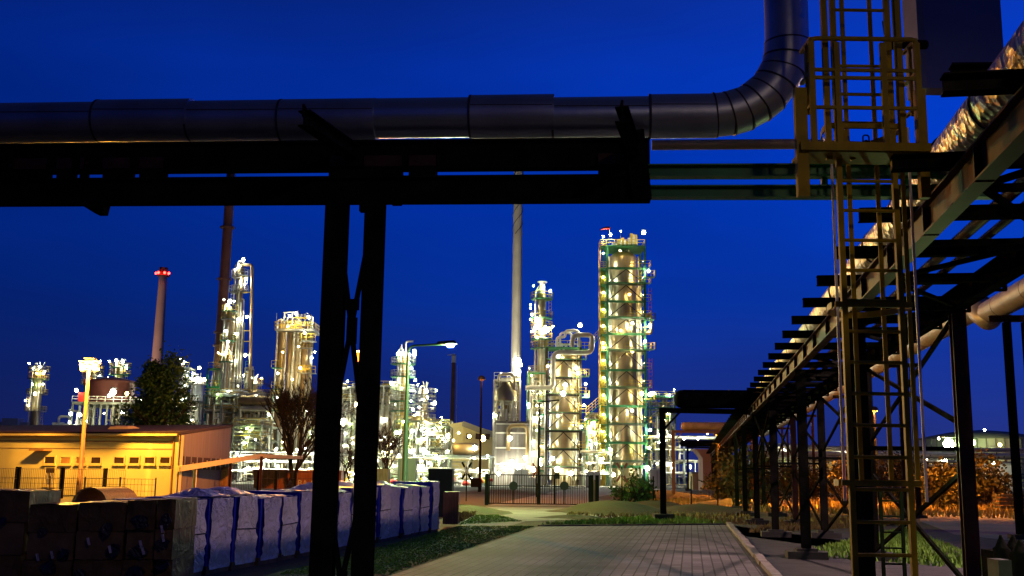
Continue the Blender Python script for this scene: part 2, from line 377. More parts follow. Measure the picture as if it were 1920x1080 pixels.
b=MB(); b.add([PO(-4.78,0,4.571),PO(-4.48,0,4.571),PO(-4.50,0,4.46),PO(-4.59,0,4.46),PO(-4.78,.15,4.571),PO(-4.48,.15,4.571),PO(-4.50,.15,4.46),PO(-4.59,.15,4.46)],[(0,3,2,1),(4,5,6,7),(0,1,5,4),(1,2,6,5),(2,3,7,6),(3,0,4,7)],'black_steel'); b.build('gusset',t)
b=MB(); b.obox(PO(-1.60,.02,4.52),BX*.05,BY*.05,UP*.06,'black_steel'); b.build('gusset',t); b=MB(); b.obox(PO(-1.25,.02,4.55),BX*.05,BY*.03,UP*.02,'black_steel'); b.build('gusset',t)
# insulated pipe riding on the portal, bending up at the right
def cap_ring(b,p,d,r,m,w=.03):
    b.tube([p-d*w/2,p+d*w/2],r,m,32,cap=True)
t=thing('insulated_pipe','fat pipe clad in sheet metal lying on the black portal and bending upward at right','pipe',PO(-2,.25,5.25))
zc=5.59; us=[-120,188,360,530,705,883,1037,1218,1340]
def pipe_x(u):
    # solve for portal x whose projection is u
    d=ray(u,230); k=(11+.3)/ (d[1]+ d[0]*math.tan(.075)); return (Vector((d[0]*k,d[1]*k,0))-Vector((0,11,0))).dot(BX)
xs=[pipe_x(u) for u in us]; yy=.28
for i in range(len(xs)-1):
    b=MB(); rr=.235+(.007 if i%2 else -.004)+(-.008 if i in (4,6) else 0); m='pipe_blue_clad_light' if i in (4,6) else 'pipe_blue_clad'
    dz=.012*math.sin(i*1.7)
    b.tube([PO(xs[i],yy,zc+dz),PO(xs[i+1]+.015,yy,zc+dz)],rr,m,40)
    b.tube([PO(xs[i]-.012,yy,zc+dz),PO(xs[i]+.012,yy,zc+dz)],rr+.004,'seam_dark',40)
    if i not in (4,): b.bar(PO(xs[i]+.02,yy-rr*.98,zc+.06+dz),PO(xs[i+1],yy-rr*.98,zc+.05+dz),.008,.006,'seam_dark')
    b.build('cladding_section',t)
xe=xs[-1]; rad=.80; segs=8; pts=[]
for k in range(segs+1):
    a=k/segs*math.pi/2; pts.append(PO(xe+rad*math.sin(a),yy,zc+rad*(1-math.cos(a))))
for k in range(segs):
    b=MB(); b.tube([pts[k],pts[k+1]+(pts[k+1]-pts[k]).normalized()*.02],.245 if k%2 else .238,'pipe_blue_clad',36); d=(pts[k+1]-pts[k]).normalized()
    b.tube([pts[k]-d*.008,pts[k]+d*.008],.249,'seam_dark',36); b.build('elbow_segment',t)
zt=zc+rad
for k in range(3):
    b=MB(); b.tube([pts[-1]+UP*(k*.8),pts[-1]+UP*(k*.8+.82)],.236+.006*(k%2),'pipe_blue_clad',36); b.tube([pts[-1]+UP*(k*.8+.0),pts[-1]+UP*(k*.8+.018)],.247,'seam_dark',36); b.build('cladding_section',t)
# green cross beams to the right of the portal
t=thing('green_beam_pair','pair of dark green steel beams running from the portal end to the trestle','beam',PO(3,0,4.8))
def rowb(uL,vL,uR,vR,dL,dR): return P(uL,vL,dL),P(uR,vR,dR)
for vL,vR,h in ((322,320,.135),(361,360,.13)):
    b=MB(); p,q=rowb(1212,vL,1868,vR,10.95,10.45); b.ibeam(p,q,.14,h,.015,'dark_green_steel',side=BY); b.build('beam',t)
b=MB()
for u in (1545,1700,1835): p=P(u,340,10.75); b.obox(p,BX*.03,BY*.04,UP*.06,'dark_green_steel')
b.build('spacer',t)
b=MB(); b.tube([P(1222,272,12),P(1500,270,11.9),P(1800,283,11.8)],.06,'pipe_brown',16); tag(b.build('small_pipe',loc=P(1500,270,12)),'thin brown pipe running level just above the green beams','pipe')

# ================================================================ CAGED LADDER
t=thing('caged_ladder','yellow caged ladder with a railed landing, reaching from the ground to beyond the top','ladder',Gd(1655,1080,0)*.0+Vector((XA(1655,9.8),9.8,0)))
Yl=9.8
def VT(u,v0,v1,dep=Yl,wid=.05,th=.05,mat='ladder_yellow',lean=0):
    # vertical member whose bottom projects to u at v1
    p=P(u,v1,dep); z0=p.z; z1=P(u,v0,dep).z
    b=MB(); b.bar((p.x,dep,z0),(p.x+lean,dep,z1),wid,th,mat,side=Vector((1,0,0))); return b
LNS=-.0
for u in (1603,1714):
    b=MB(); x=P(u,1060,Yl).x; b.bar((x,Yl,0),(x,Yl,7.6),.052,.05,'ladder_yellow',side=Vector((1,0,0))); b.build('side_rail',t)
zr=P(1655,1040,Yl).z-.29*2
xl=XA(1603,Yl); xr=XA(1714,Yl)
xl=P(1604,1060,Yl).x; xr=P(1714,1060,Yl).x
for k in range(29):
    z=zr+.288*k
    if z>7.0 : break
    b=MB(); b.tube([(xl,Yl,z),(xr,Yl,z)],.017,'ladder_yellow',8); b.build('rung',t)
def hoop(z,y0=Yl,w=.37,dp=.62,full=True,h=.06):
    cx=(xl+xr)/2; pts=[]
    for k in range(15):
        a=math.pi*k/14; pts.append(Vector((cx-math.cos(a)*w,y0+.03+math.sin(a)*dp,z)))
    b=MB()
    for i in range(14): b.bar(pts[i],pts[i+1]+(pts[i+1]-pts[i])*.04,h,.012,'ladder_yellow',side=UP)
    b.bar((cx-w+.01,y0-.02,z),(cx+w-.01,y0-.02,z),.03,.05,'ladder_yellow'); b.build('hoop',t)
cx=(xl+xr)/2
for v in (906,572,238):
    hoop(P(1655,v,Yl).z)
for u,yy_ in ((1616,10.05),(1672,10.4),(1722,10.05)):
    x=P(u,906,yy_).x; b=MB(); b.bar((x,yy_,P(1655,906,Yl).z),(x,yy_,7.4),.045,.012,'ladder_yellow',side=Vector((1,0,0))); b.build('cage_strap',t)
for u in (1583,1736):
    b=MB(); p=P(u,900,10.3); b.tube([(p.x,10.3,1.5),(p.x,10.3,5.2)],.014,'white_paint',6); b.build('conduit',t)
# landing with guard rail
zf=P(1625,300,9.9).z; zg=P(1625,98,9.9).z
x0=P(1503,300,9.6).x; x1=P(1738,300,9.6).x
b=MB(); b.box(x0,x1,9.56,9.95,zf-.03,zf,'ladder_yellow'); b.box(x0-.02,x1+.02,9.53,9.555,zf-.02,zf+.06,'ladder_yellow'); b.build('landing_floor',t)
def guard(ya,lf=.12,rt=.05):
    b=MB()
    for k,x in enumerate((x0+lf,x0+.36,x0+.55,x0+.80,x1-rt)):
        if k not in (2,): b.bar((x,ya,zf),(x,ya,zg-.04),.055,.04,'ladder_yellow',side=Vector((1,0,0)))
    b.tube(elbow([(x0+lf-.02,ya,zg-.25),(x0+lf,ya,zg),(x1-rt,ya,zg),(x1-rt+.02,ya,zg-.25)],.06),.024,'ladder_yellow',8)
    for q in (.32,.40,.70): b.bar((x0+lf,ya,zg-.98*q),(x1-rt,ya,zg-.98*q),.03,.03,'ladder_yellow')
    b.build('guard_rail',t)
guard(9.58)
b=MB()
for x in (x0+.12,x1-.05):
    b=MB()
    for q in (0,.33,.66): b.bar((x,9.58,zg-.98*q),(x,9.93,zg-.98*q),.03,.03,'ladder_yellow')
    b.bar((x,9.75,zg-.7),(x,9.75,zg),.03,.03,'ladder_yellow'); b.build('guard_rail',t)
for x,w in ((x0+.01,.11),(x1-.03,.09)):
    b=MB(); b.bar((x,9.62,P(1505,368,9.6).z),(x,9.62,P(1505,165,9.6).z),w,.08,'ladder_yellow',side=Vector((1,0,0))); b.build('hanger_post',t)
b=MB()
for u,v0,v1 in ((1555,-60,300),(1697,-60,320)):
    p=P(u,v1,9.7); b.bar((p.x,9.7,p.z),(p.x,9.7,P(u,v0,9.7).z),.055,.05,'ladder_yellow',side=Vector((1,0,0)))
b.build('upright',t)
b=MB(); p0=P(1572,230,9.75);p1=P(1600,300,9.75); b.bar(p0,p1,.05,.02,'ladder_yellow',side=Vector((1,0,0))); b.build('knee_brace',t)
# pulley block seen on the landing
t=thing('hoist_block','small dark pulley block standing on the yellow ladder landing','hoist',P(1625,292,10.1))
b=MB(); p=P(1625,290,10.1); b.rev(p,[(.0,.0),(.05,0),(.055,.08),(.03,.13),(.012,.15),(.0,.15)],'black_steel',12); b.tube(elbow([p+Vector((-.03,0,.12)),p+Vector((-.03,0,.2)),p+Vector((.03,0,.2)),p+Vector((.03,0,.12))],.03),.008,'black_steel',6); b.build('body',t)
b=MB(); p=P(1645,292,10.1); b.rev(p,[(0,0),(.04,0),(.04,.05),(.0,.08)],'black_steel',12); b.build('sheave',t)

# upper right: duct, dark beam, bracket
t=thing('sheet_metal_duct','large dull blue rectangular duct hanging in the upper right corner','duct',P(1810,80,12.5))
b=MB(); pa=P(1737,165,12.5); pb=P(1887,165,12.5)
b.box(pa.x,pb.x,12.5,12.75,pa.z,pa.z+1.6,'duct_blue'); b.build('casing',t)
b=MB(); b.box(pa.x-.09,pa.x-.005,12.45,12.9,pa.z-.02,pa.z+1.6,'grey_steel'); b.build('flange',t)
b=MB(); b.tube([P(1740,150,12.6),P(1782,150,12.6)],.07,'black_steel',12); b.build('stub',t)
b=MB(); p=P(1845,310,12.6); b.box(p.x-.11,p.x+.11,12.55,12.7,p.z,pa.z,'duct_blue'); b.build('downpipe',t)
b=MB(); b.ibeam(P(1782,139,9.6),P(2010,137,9.4),.16,.17,.02,'black_steel',side=BY); tag(b.build('short_beam',loc=P(1850,139,9.6)),'black steel beam end jutting in at the top right edge','beam')
b=MB(); b.tube([P(1662,82,10.6),P(1735,84,10.8)],.05,'black_steel',12); b.tube([P(1672,82,10.6),P(1690,82,10.65)],.065,'black_steel',12); b.tube([P(1657,40,10.5),P(1663,82,10.5),P(1660,125,10.5)],.02,'black_steel',8); tag(b.build('valve_spindle',loc=P(1690,82,10.6)),'dark valve spindle behind the top of the yellow ladder','valve')

# ================================================================ PIPE TRESTLE
t=thing('pipe_trestle','long black steel pipe trestle receding along the right side','pipe trestle',T(24.2,3.1,0))
S=[7.2,16.2,24.5]+[33.1+8.9*k for k in range(12)]
for i,s in enumerate(S):
    for tt in (2.45,3.86):
        if s<8: continue
        b=MB(); b.ibeam(T(s,tt,.12),T(s,tt,4.1),.2,.2,.02,'rust_steel' if tt>3 and i%3==1 else 'black_steel',side=Nv); b.build('post',t)
        b=MB(); b.obox(T(s,tt,.06),Nv*.42,Dv*.36,UP*.10,'concrete_dark'); b.obox(T(s,tt,.19),Nv*.22,Dv*.22,UP*.03,'concrete_dark'); b.build('footing',t)
def xbrace(s0,s1,tt,z0,z1,mb):
    for k in (0,1):
        a=T(s0,tt,z1 if k else z0); c=T(s1,tt,z0 if k else z1); mb.bar(a,c,.07,.05,'black_steel',side=UP)
    mb.obox(T((s0+s1)/2,tt,(z0+z1)/2),Dv*.24,Nv*.02,UP*.19,'black_steel')
for i in range(1,len(S)-1):
    b=MB(); s0,s1=S[i]+.1,S[i+1]-.1
    xbrace(s0,s1,3.86,2.5,4.1,b); b.build('cross_brace',t); b=MB(); xbrace(s0,s1,3.86,.2,1.85,b); b.build('cross_brace',t)
    for s,dd in ((s0,1),(s1,-1)):
        for z in (2.45,1.9): b=MB(); b.obox(T(s+dd*.12,3.86,z),Dv*.16,Nv*.02,UP*.15,'black_steel'); b.build('gusset',t)
    if i>=2 and i%2:
        b=MB(); xbrace(s0,s1,2.45,2.2,4.0,b); b.build('cross_brace',t)
    b=MB(); s=S[i]
    b.bar(T(s,2.5,2.15),T(s,3.8,2.15),.06,.06,'black_steel'); b.build('tie_bar',t)
for tt in (2.42,3.86):
    for k in range(8):
        b=MB(); sa,sb=4+17.8*k-.0,4+17.8*(k+1)-.02; 
        b.ibeam(T(sa,tt,4.29),T(sb,tt,4.29),.16,.32,.018,'rust_steel' if tt<3 else 'black_steel',side=Nv)
        for q in range(9): b.obox(T(sa+1+q*2,tt,4.27),Dv*.012,Nv*.075,UP*.15,'rust_steel' if tt<3 else 'black_steel')
        b.build('edge_beam',t)
for k in range(66):
    s=7.75+1.98*k; b=MB(); zz=4.52+(.0)
    b.ibeam(T(s,1.84,zz),T(s,4.42,zz),.14,.14,.012,'black_steel',side=Dv)
    if k%1==0 and k<45: # L shaped hanger at the right-hand end
        b.bar(T(s,4.39,4.5),T(s,4.39,4.34),.05,.05,'black_steel'); b.bar(T(s,4.41,4.35),T(s,4.05,4.35),.04,.04,'black_steel')
    b.build('crossbeam',t)
for i in range(len(S)-1):
    b=MB(); 
    for q in range(4):
        s0=S[i]+q*2.22; s1=s0+2.22
        ta,tb=(2.5,3.8) if q%2 else (3.8,2.5); b.bar(T(s0,ta,4.2),T(s1,tb,4.2),.06,.05,'black_steel')
        b.bar(T(s0,2.5,4.18),T(s0,3.8,4.18),.08,.06,'black_steel')
    b.build('deck_lattice',t)
lamp(t,P(1779,833,15.75),'green',.11)
# pipes riding on the trestle
def pbands(b,s0,s1,tt,z,r,m,step,mm='seam_dark'):
    s=s0
    while s<s1: b.tube([T(s,tt,z),T(s+.025,tt,z)],r+.006,mm,24); s+=step
t=thing('foil_clad_pipe','crinkled foil clad pipe on the left edge of the trestle top','pipe',T(20,2.74,4.65))
rr=random.Random(5); s=3.0; 
while s<138:
    ln=rr.uniform(1.6,2.6) if s<40 else 8; r0=.265+rr.uniform(-.012,.012); b=MB(); n=28; rows=max(2,int(ln/.12)) if s<40 else 6; vs=[];fs=[]
    for i in range(rows+1):
        for k in range(n):
            a=2*math.pi*k/n; r=r0*(1+(rr.uniform(-.014,.014) if s<40 else rr.uniform(-.05,.05))); vs.append(T(s+ln*i/rows,2.74+math.cos(a)*r,4.98+math.sin(a)*r))
    for i in range(rows):
        for k in range(n): fs.append((i*n+k,i*n+(k+1)%n,(i+1)*n+(k+1)%n,(i+1)*n+k))
    b.add(vs,fs,'foil',s>40); b.tube([T(s,2.74,4.98),T(s+.03,2.74,4.98)],r0+.012,'seam_dark',24); b.build('cladding_section',t); s+=ln
for k in range(59): b=MB(); b.obox(T(7.75+1.98*k,2.74,4.66),Nv*.1,Dv*.05,UP*.06,'black_steel'); b.build('saddle',t)
t=thing('dark_pipe_run','two thin dark pipes laid along the middle of the trestle','pipe',T(20,3.4,4.6))
for tt,r in ((3.35,.07),(3.62,.05)):
    b=MB(); b.tube([T(4,tt,4.67+r-.07),T(138,tt,4.67+r-.07)],r,'rust_steel',12); b.build('pipe',t)
t=thing('cable_tray','narrow cable tray hung under the right-hand beam ends of the trestle','cable tray',T(20,4.2,4.16))
b=MB()
for sg in (4.08,4.30): b.bar(T(6,sg,4.40),T(95,sg,4.40),.02,.05,'black_steel')
b.build('rail',t)
b=MB(); b.tube([T(6,4.15,4.40),T(95,4.15,4.40)],.018,'black_steel',6); b.tube([T(6,4.22,4.40),T(95,4.22,4.40)],.025,'black_steel',6); b.build('cable',t)
# big pipe right of the trestle
t=thing('high_pipeline','thick brown pipe on tall supports to the right of the trestle','pipe',T(34,9.7,6.9))
b=MB(); zP=7.5; tP=9.7
b.tube([T(12,tP,7.15),T(36.5,tP,7.15)],.37,'pipe_brown',32); pbands(b,14,36,tP,7.15,.37,'pipe_brown',3.0); b.build('cladding_section',t)
b=MB(); b.tube([T(36.2,tP,6.9),T(36.6,tP,6.98),T(37.4,tP,7.3),T(37.8,tP,7.45)],[.2,.42,.44,.39],'pipe_brown',32); b.build('collar',t)
b=MB(); b.tube([T(37.4,tP,zP),T(150,tP,zP)],.37,'pipe_brown',28); pbands(b,40,150,tP,zP,.37,'pipe_brown',6); b.build('cladding_section',t)
for k,s in enumerate((34.7,52,72,94,118)):
    t=thing('pipe_support',['near twin-post support of the thick brown pipe at the right edge','second support of the thick brown pipe, seen through the ladder','third support of the thick brown pipe from the right edge','fourth support of the thick brown pipe, orange lit','farthest support of the thick brown pipe beyond the trestle'][k],'pipe support',T(s,tP,0),'supports of the thick brown pipe')
    for dt in (-.0,.55):
        b=MB(); b.ibeam(T(s,tP+dt,0),T(s,tP+dt,6.55 if k==0 else 6.87),.22,.2,.02,'rust_steel' if k else 'black_steel',side=Nv); b.build('post',t)
    b=MB(); b.ibeam(T(s,tP-.5,6.66 if k==0 else 6.98),T(s,tP+.9,6.66 if k==0 else 6.98),.16,.2,.02,'rust_steel',side=Dv); b.obox(T(s,tP,6.72 if k==0 else 7.06),Nv*.15,Dv*.1,UP*.05,'rust_steel'); b.build('head_beam',t)
    b=MB()
    for dt in (-.0,.55): b.obox(T(s,tP+dt,.05),Nv*.3,Dv*.3,UP*.1,'concrete_dark')
    b.build('footing',t)
# cross pipes to the left of the trestle
def crosspipe(uL,v,uR,dep,r,mat,label,post_u,gz_v,cap=True,postmat='black_steel',post_dep=None):
    p=P(uL,v,dep); q=P(uR,v+ (uR-uL)*.006,dep+.5)
    t=thing('branch_pipe',label,'pipe',p); b=MB()
    pts=[p+Vector((.0,0,0)),p+Vector((r*.12,0,0)),p+Vector((r*.4,0,0)),p+Vector((r,0,0)),q]; b.tube(pts,[r*.35,r*.7,r*.92,r,r],mat,28)
    b.build('pipe_body',t)
    b=MB(); s=.8
    while s<(q-p).length: c=p+(q-p).normalized()*s; b.tube([c,c+Vector((.03,0,0))],r+.01,'seam_dark',24); s+=1.5
    b.build('joint_band',t)
    pd=post_dep or dep-.2
    pb=P(post_u,hor(post_u),pd); zt=p.z-r-.08
    t2=thing('pipe_gallows',label.replace('pipe','post')[:0]+{1243:'nearest gallows post holding the fat black branch pipe',1263:'reddish gallows post under the orange lit branch pipe',1290:'small dark gallows post holding the farthest branch pipe'}[post_u],'pipe support',(pb.x,pd,0))
    b=MB(); b.ibeam((pb.x,pd,0),(pb.x,pd,zt-.12),.22,.22,.02,postmat,side=Vector((1,0,0))); b.build('post',t2)
    b=MB(); b.bar((pb.x-.12,pd,zt-.02),(q.x,pd+.4,zt-.02),.22,.2,postmat); b.build('arm',t2)
    b=MB(); b.bar((pb.x+.05,pd,zt-.8),(pb.x+.7,pd,zt-.1),.08,.08,postmat); b.build('knee_brace',t2)
    b=MB(); b.box(pb.x-.4,pb.x+.4,pd-.4,pd+.4,-.02,.25,'concrete_dark'); b.build('footing',t2)
crosspipe(1265,748,1440,43.7,.38,'black_steel','fat black branch pipe with domed end left of the trestle',1243,975)
crosspipe(1277,799,1400,84,.33,'pipe_brown','orange lit branch pipe with capped end below the fat black one',1263,935,postmat='post_brown')
crosspipe(1275,831,1360,140,.42,'black_steel','small dark branch pipe, farthest and lowest of the three',1290,915)

# ================================================================ PALLET ROW
RD=Vector((math.sin(.195),math.cos(.195),0)); RN=Vector((RD.y,-RD.x,0))
c0=Gd(440,1070)
rr=random.Random(11)
def wavy(b,p0,a1,a2,nn,mm,amp,mat,seed):
    r=random.Random(seed); vs=[];fs=[]; nrm=a1.cross(a2).normalized()
    for j in range(mm+1):
        for i in range(nn+1):
            x=i/nn;y=j/mm; e=math.sin(x*9+seed)*math.cos(y*5+seed*2)*.5+r.uniform(-.7,.7)
            vs.append(p0+a1*x+a2*y+nrm*amp*e)
    for j in range(mm):
        for i in range(nn): fs.append((j*(nn+1)+i,j*(nn+1)+i+1,(j+1)*(nn+1)+i+1,(j+1)*(nn+1)+i))
    b.add(vs,fs,mat,True)
adj=['narrow blue front','broad white side','torn top film','taut film','grey sheen','crumpled corner','smooth side']
ns=15; ln=1.0
for k in range(-2,ns-1):
    base=c0+RD*(k*ln+.5)-RN*(.0+rr.uniform(0,.14)); h=1.27+rr.uniform(-.07,.05)+.012*k
    n=k+2
    w=1.2; L=.84 if k%3 else .92
    where=('next to the dark bales' if n==0 else 'at the far end beside the brown crate' if k==ns-2 else ('left of the portal posts' if n<7 else 'behind the portal posts' if n<10 else 'right of the portal posts'))
    nf=ORD[n]
    t=thing('wrapped_pallet',f'{nf} wrapped blue pallet load along the row, {where}','pallet',base,'blue and white film wrapped pallets in a row')
    def Q(a,c,z): return base+RD*a-RN*c+UP*z
    b=MB(); z0=.14
    c8=[Q(-L/2,w,z0),Q(-L/2,0.02,z0),Q(L/2,0.02,z0),Q(L/2,w,z0),Q(-L/2,w,h),Q(-L/2,.02,h-.02),Q(L/2,.02,h-.03),Q(L/2,w,h)]
    b.hexa(c8,'film_blue')
    b.build('load',t)
    b=MB(); m='film_violet' if k%2 else 'film_white'; o1=rr.uniform(.05,.1)
    wavy(b,Q(-L/2+o1,-.012,z0-.06),RD*(L-o1),UP*(h-z0+.05),9,16,.03,m,k+20)
    wavy(b,Q(-L/2+o1,-.012,h+.0),RD*(L-o1),-RN*.5+UP*.03,6,6,.02,m,k+50)
    b.build('film_wrap',t)
    if k in (-1,0,4,5,6,9):
        b=MB(); wavy(b,Q(-L/2,-.0,h+.02),RD*L,-RN*.9,9,9,.0,m,k+90)
        r3=random.Random(k+7)
        b.v=[(x,y,z+max(0,.13*math.sin(math.pi*((i%10)/9))*math.sin(math.pi*((i//10)/9))*r3.uniform(.7,1.3))) for i,(x,y,z) in enumerate(b.v)]
        b.build('loose_film',t)
    if k%2==0:
        b=MB(); b.bar(Q(-L/2-.0,-.035,h*.55),Q(L/2,-.035,h*.55+rr.uniform(-.03,.03)),.012,.02,'film_black'); b.build('strap',t)
    b=MB()
    for c in (.06,.6,1.1): b.obox(Q(0,c,.07),RD*(L/2),RN*.05,UP*.07,'pallet_wood')
    b.build('pallet_base',t)
# end: brown corrugated crate
def crate(name,label,cat,u0,u1,v0,dep,mat,dd=1.0,ribs=0,z0=0,group=None):
    x0=XA(u0,dep);x1=XA(u1,dep);z=P(u0,v0,dep).z
    t=thing(name,label,cat,((x0+x1)/2,dep,z0),group); b=MB(); b.box(x0,x1,dep,dep+dd,z0,z,mat); b.build('body',t)
    if ribs:
        b=MB()
        for i in range(ribs+1):
            x=x0+(x1-x0)*i/ribs; b.box(x-.03,x+.03,dep-.04,dep-.002,z0,z,mat)
        b.box(x0-.03,x1+.03,dep-.05,dep+.02,z-.08,z+.01,mat); b.build('rib',t)
    b=MB(); b.box(x0-.02,x1+.02,dep-.03,dep+dd+.02,z+.002,z+.05,mat); b.build('lid',t)
    return t
e=Gd(848,990)
crate('wooden_crate','brown ribbed crate standing at the far end of the wrapped pallet row','crate',834,859,925,e.y,'rust_sheet',1.0,5,0.12)
crate('steel_box','plain grey green steel box behind the far end of the pallet row','container',803,848,881,44,'box_green',1.5,0)
crate('rusty_box','rusty ribbed box just right of the portal posts behind the pallets','container',690,727,880,60,'rust_sheet',1.5,5)
crate('grey_cabinet','tall dark grey corrugated cabinet behind the curved street lamp','cabinet',747,778,861,58,'grey_panel',1.2,6)
# dark bales on the left
names=['leftmost and tallest dark wrapped bale at the left edge','dark brown wrapped bale, second from the left edge','dark brown wrapped bale with black torn patch, third from left','dark brown bale, fourth from left, with glinting film','dark brown bale touching the first blue pallet']
ub=[(-90,58,921),(60,150,947),(152,242,943),(244,300,939),(301,334,937)]
for i,(u0,u1,v0) in enumerate(ub):
    dep=15.4; x0=XA(u0,dep); x1=XA(u1,dep); z=P((u0+u1)/2,v0,dep).z
    t=thing('wrapped_bale',names[i],'bale',((x0+x1)/2,dep,0),'dark wrapped bales')
    r4=random.Random(i+40)
    for lv,(za,zb) in enumerate(((.14,z*.36),(z*.365,z*.68),(z*.685,z))):
        b=MB(); ja,jb=r4.uniform(0,.03),r4.uniform(0,.03); yf=dep+r4.uniform(-.05,.05)
        b.box(x0+ja,x1-jb,yf+.03,yf+1.1,za,zb,'film_brown')
        wavy(b,Vector((x0+ja,yf,za)),Vector((x1-x0-ja-jb,0,0)),UP*(zb-za),9,7,.022,'film_brown' if lv!=1 else 'carton_tan',i*3+lv)
        wavy(b,Vector((x0+ja,yf,zb+.01)),Vector((x1-x0-ja-jb,0,0)),Vector((0,1.1,0)),6,6,.012,'film_brown',i*3+lv+9)
        b.build('layer',t)
    for q in range(3):
        b=MB(); cx2=r4.uniform(x0+.12,x1-.1); cz=z*(.5+.25*(q-1))+r4.uniform(-.08,.08); w2=r4.uniform(.05,.14); h2=r4.uniform(.06,.12)
        pts=[Vector((cx2+math.cos(a)*w2*r4.uniform(.7,1.2),dep-.085,cz+math.sin(a)*h2*r4.uniform(.7,1.2))) for a in [k*math.pi/5 for k in range(10)]]
        b.add(pts+[p+Vector((0,.02,0)) for p in pts],[tuple(range(9,-1,-1))]+[(j,(j+1)%10,10+(j+1)%10,10+j) for j in range(10)],'film_black'); b.build('torn_patch',t)
    for q in range(2):
        b=MB(); cx2=r4.uniform(x0+.08,x1-.12); cz=z*r4.uniform(.35,.8); b.bar((cx2,dep-.09,cz),(cx2+.03,dep-.09,cz-.1),.035,.008,'film_violet',side=Vector((1,0,0))); b.build('film_strip',t)
    b=MB(); b.box(x0,x1,dep,dep+1.1,0,.13,'pallet_wood'); b.build('pallet_base',t)

# ================================================================ LEFT: BUILDING, FENCE, CANOPY, SKIP
A=P(-160,0,1); dR,dL=70.0,74.6
ec=P(340,819,dR); el=P(0,816,dL); zE=3.97; zB=-.0
c1=Vector((ec.x,dR,0)); c2v=(Vector((el.x,dL,0))-c1).normalized()   # along wall to the left
WN=Vector((c2v.y,-c2v.x,0)); WN=WN if WN.y<0 else -WN                # outward (towards camera)
bk=P(434,800,87); c3=Vector((bk.x,87,0)); zK=P(434,801,87).z
t=thing('site_building','long yellow rendered flat-roofed building behind the fence on the left','building',c1)
LW=30
def onwall(u,v,off=0):
    # point of the front wall seen at pixel u,v
    d=ray(u,v); o=Vector((0,0,H)); n=WN; k=(c1-o).dot(n)/Vector(d).dot(n); return o+Vector(d)*k+WN*off
b=MB()
far=c1+c2v*LW
b.hexa([far,c1,c1-WN*.3,far-WN*.3,far+UP*zE,c1+UP*zE,c1-WN*.3+UP*zE,far-WN*.3+UP*zE],'yellow_wall'); b.build('front_wall',t)
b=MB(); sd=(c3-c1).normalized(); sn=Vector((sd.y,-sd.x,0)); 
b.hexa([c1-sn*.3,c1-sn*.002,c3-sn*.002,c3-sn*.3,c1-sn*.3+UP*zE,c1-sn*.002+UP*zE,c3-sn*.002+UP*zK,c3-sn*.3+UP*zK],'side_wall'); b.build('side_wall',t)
b=MB(); fk=c3+c2v*LW
o1=WN*.45+sn*.15; o2=-WN*.2+sn*.15
pts=[far+WN*.45,c1+o1,c3+sn*.15,fk]; zz=[zE,zE,zK,zK]
b.hexa([p+UP*(z+.02) for p,z in zip(pts,zz)]+[p+UP*(z+.2) for p,z in zip(pts,zz)],'roof_felt'); b.build('roof',t)
b=MB(); b.obox((far+c1)/2+WN*.5+UP*(zE+.0),(c1-far)/2,WN*.05,UP*.07,'trim_yellow'); b.build('gutter',t)
b=MB(); b.obox((far+c1)/2+WN*.03+UP*(zE-.42),(c1-far)/2,WN*.03,UP*.03,'wood_orange'); b.obox((far+c1)/2+WN*.03+UP*(zE-.9),(c1-far)/2,WN*.01,UP*.015,'wood_orange'); b.build('string_course',t)
b=MB(); p=onwall(328,830,.1); b.tube([Vector((p.x,p.y,0)),Vector((p.x,p.y,zE-.1))],.07,'wood_orange',8); b.build('downpipe',t)
b=MB(); p=onwall(334,830,.06); b.obox(Vector((p.x,p.y,zE/2)),c2v*.13,WN*.05,UP*zE/2,'trim_yellow'); b.build('corner_pilaster',t)
def window(u0,u1,v0,v1,gl='glass_dark',bars=0):
    a=onwall(u0,v1); c=onwall(u1,v0); z0,z1=a.z,c.z; ctr=(a+c)/2; hw=(Vector((c.x,c.y,0))-Vector((a.x,a.y,0))).length/2; hx=c2v*-1
    ctr=Vector((ctr.x,ctr.y,(z0+z1)/2)); hh=(z1-z0)/2
    b=MB(); fr=.09
    for sg in (-1,1):
        b.obox(ctr+hx*sg*(hw-fr/2)+WN*.03,hx*fr/2,WN*.04,UP*hh,'trim_yellow'); b.obox(ctr+UP*sg*(hh-fr/2)+WN*.03,hx*(hw-fr-.002),WN*.036,UP*fr/2,'trim_yellow')
    b.obox(ctr-UP*(hh+.04)+WN*.08,hx*(hw+.06),WN*.09,UP*.035,'trim_yellow')
    f=b.build('window',t)
    b=MB(); b.obox(ctr+WN*.012,hx*(hw-fr-.004),WN*.008,UP*(hh-fr-.004),gl)
    if bars:
        for q in range(bars): b.obox(ctr+hx*(hw-fr)*(2*(q+.5)/bars-1)*.95+WN*.05-UP*hh*.25,hx*.012,WN*.01,UP*hh*.6,'frame_white')
    b.build('pane',f)
for u0,u1 in ((112,135),(141,163),(169,192),(212,236),(241,264),(270,293),(299,322)): window(u0,u1,855,871,'wood_orange' if u0<150 else 'glass_dark')
window(82,106,854,871); window(82,106,875,911,bars=6)
b=MB(); p=onwall(84,844,.4); b.obox(p,c2v*.62,WN*.4,UP*.06,'wood_orange'); b.build('door_canopy',t)
for q in range(8):
    b=MB(); f=(q+.7+(q>3)*.5)/9.2; z=1.7+(zE-1.7)*.18; c=c1+(c3-c1)*f; b.obox(Vector((c.x,c.y,2.2))+sn*.02,sd*.14,sn*.02,UP*.42,'grey_panel'); b.build('louvre_post',t)
b=MB(); b.obox(c1+(c3-c1)*.5+UP*2.2+sn*.003,(c3-c1)*.47,sn*.004,UP*.42,'roof_felt'); b.build('side_opening',t)
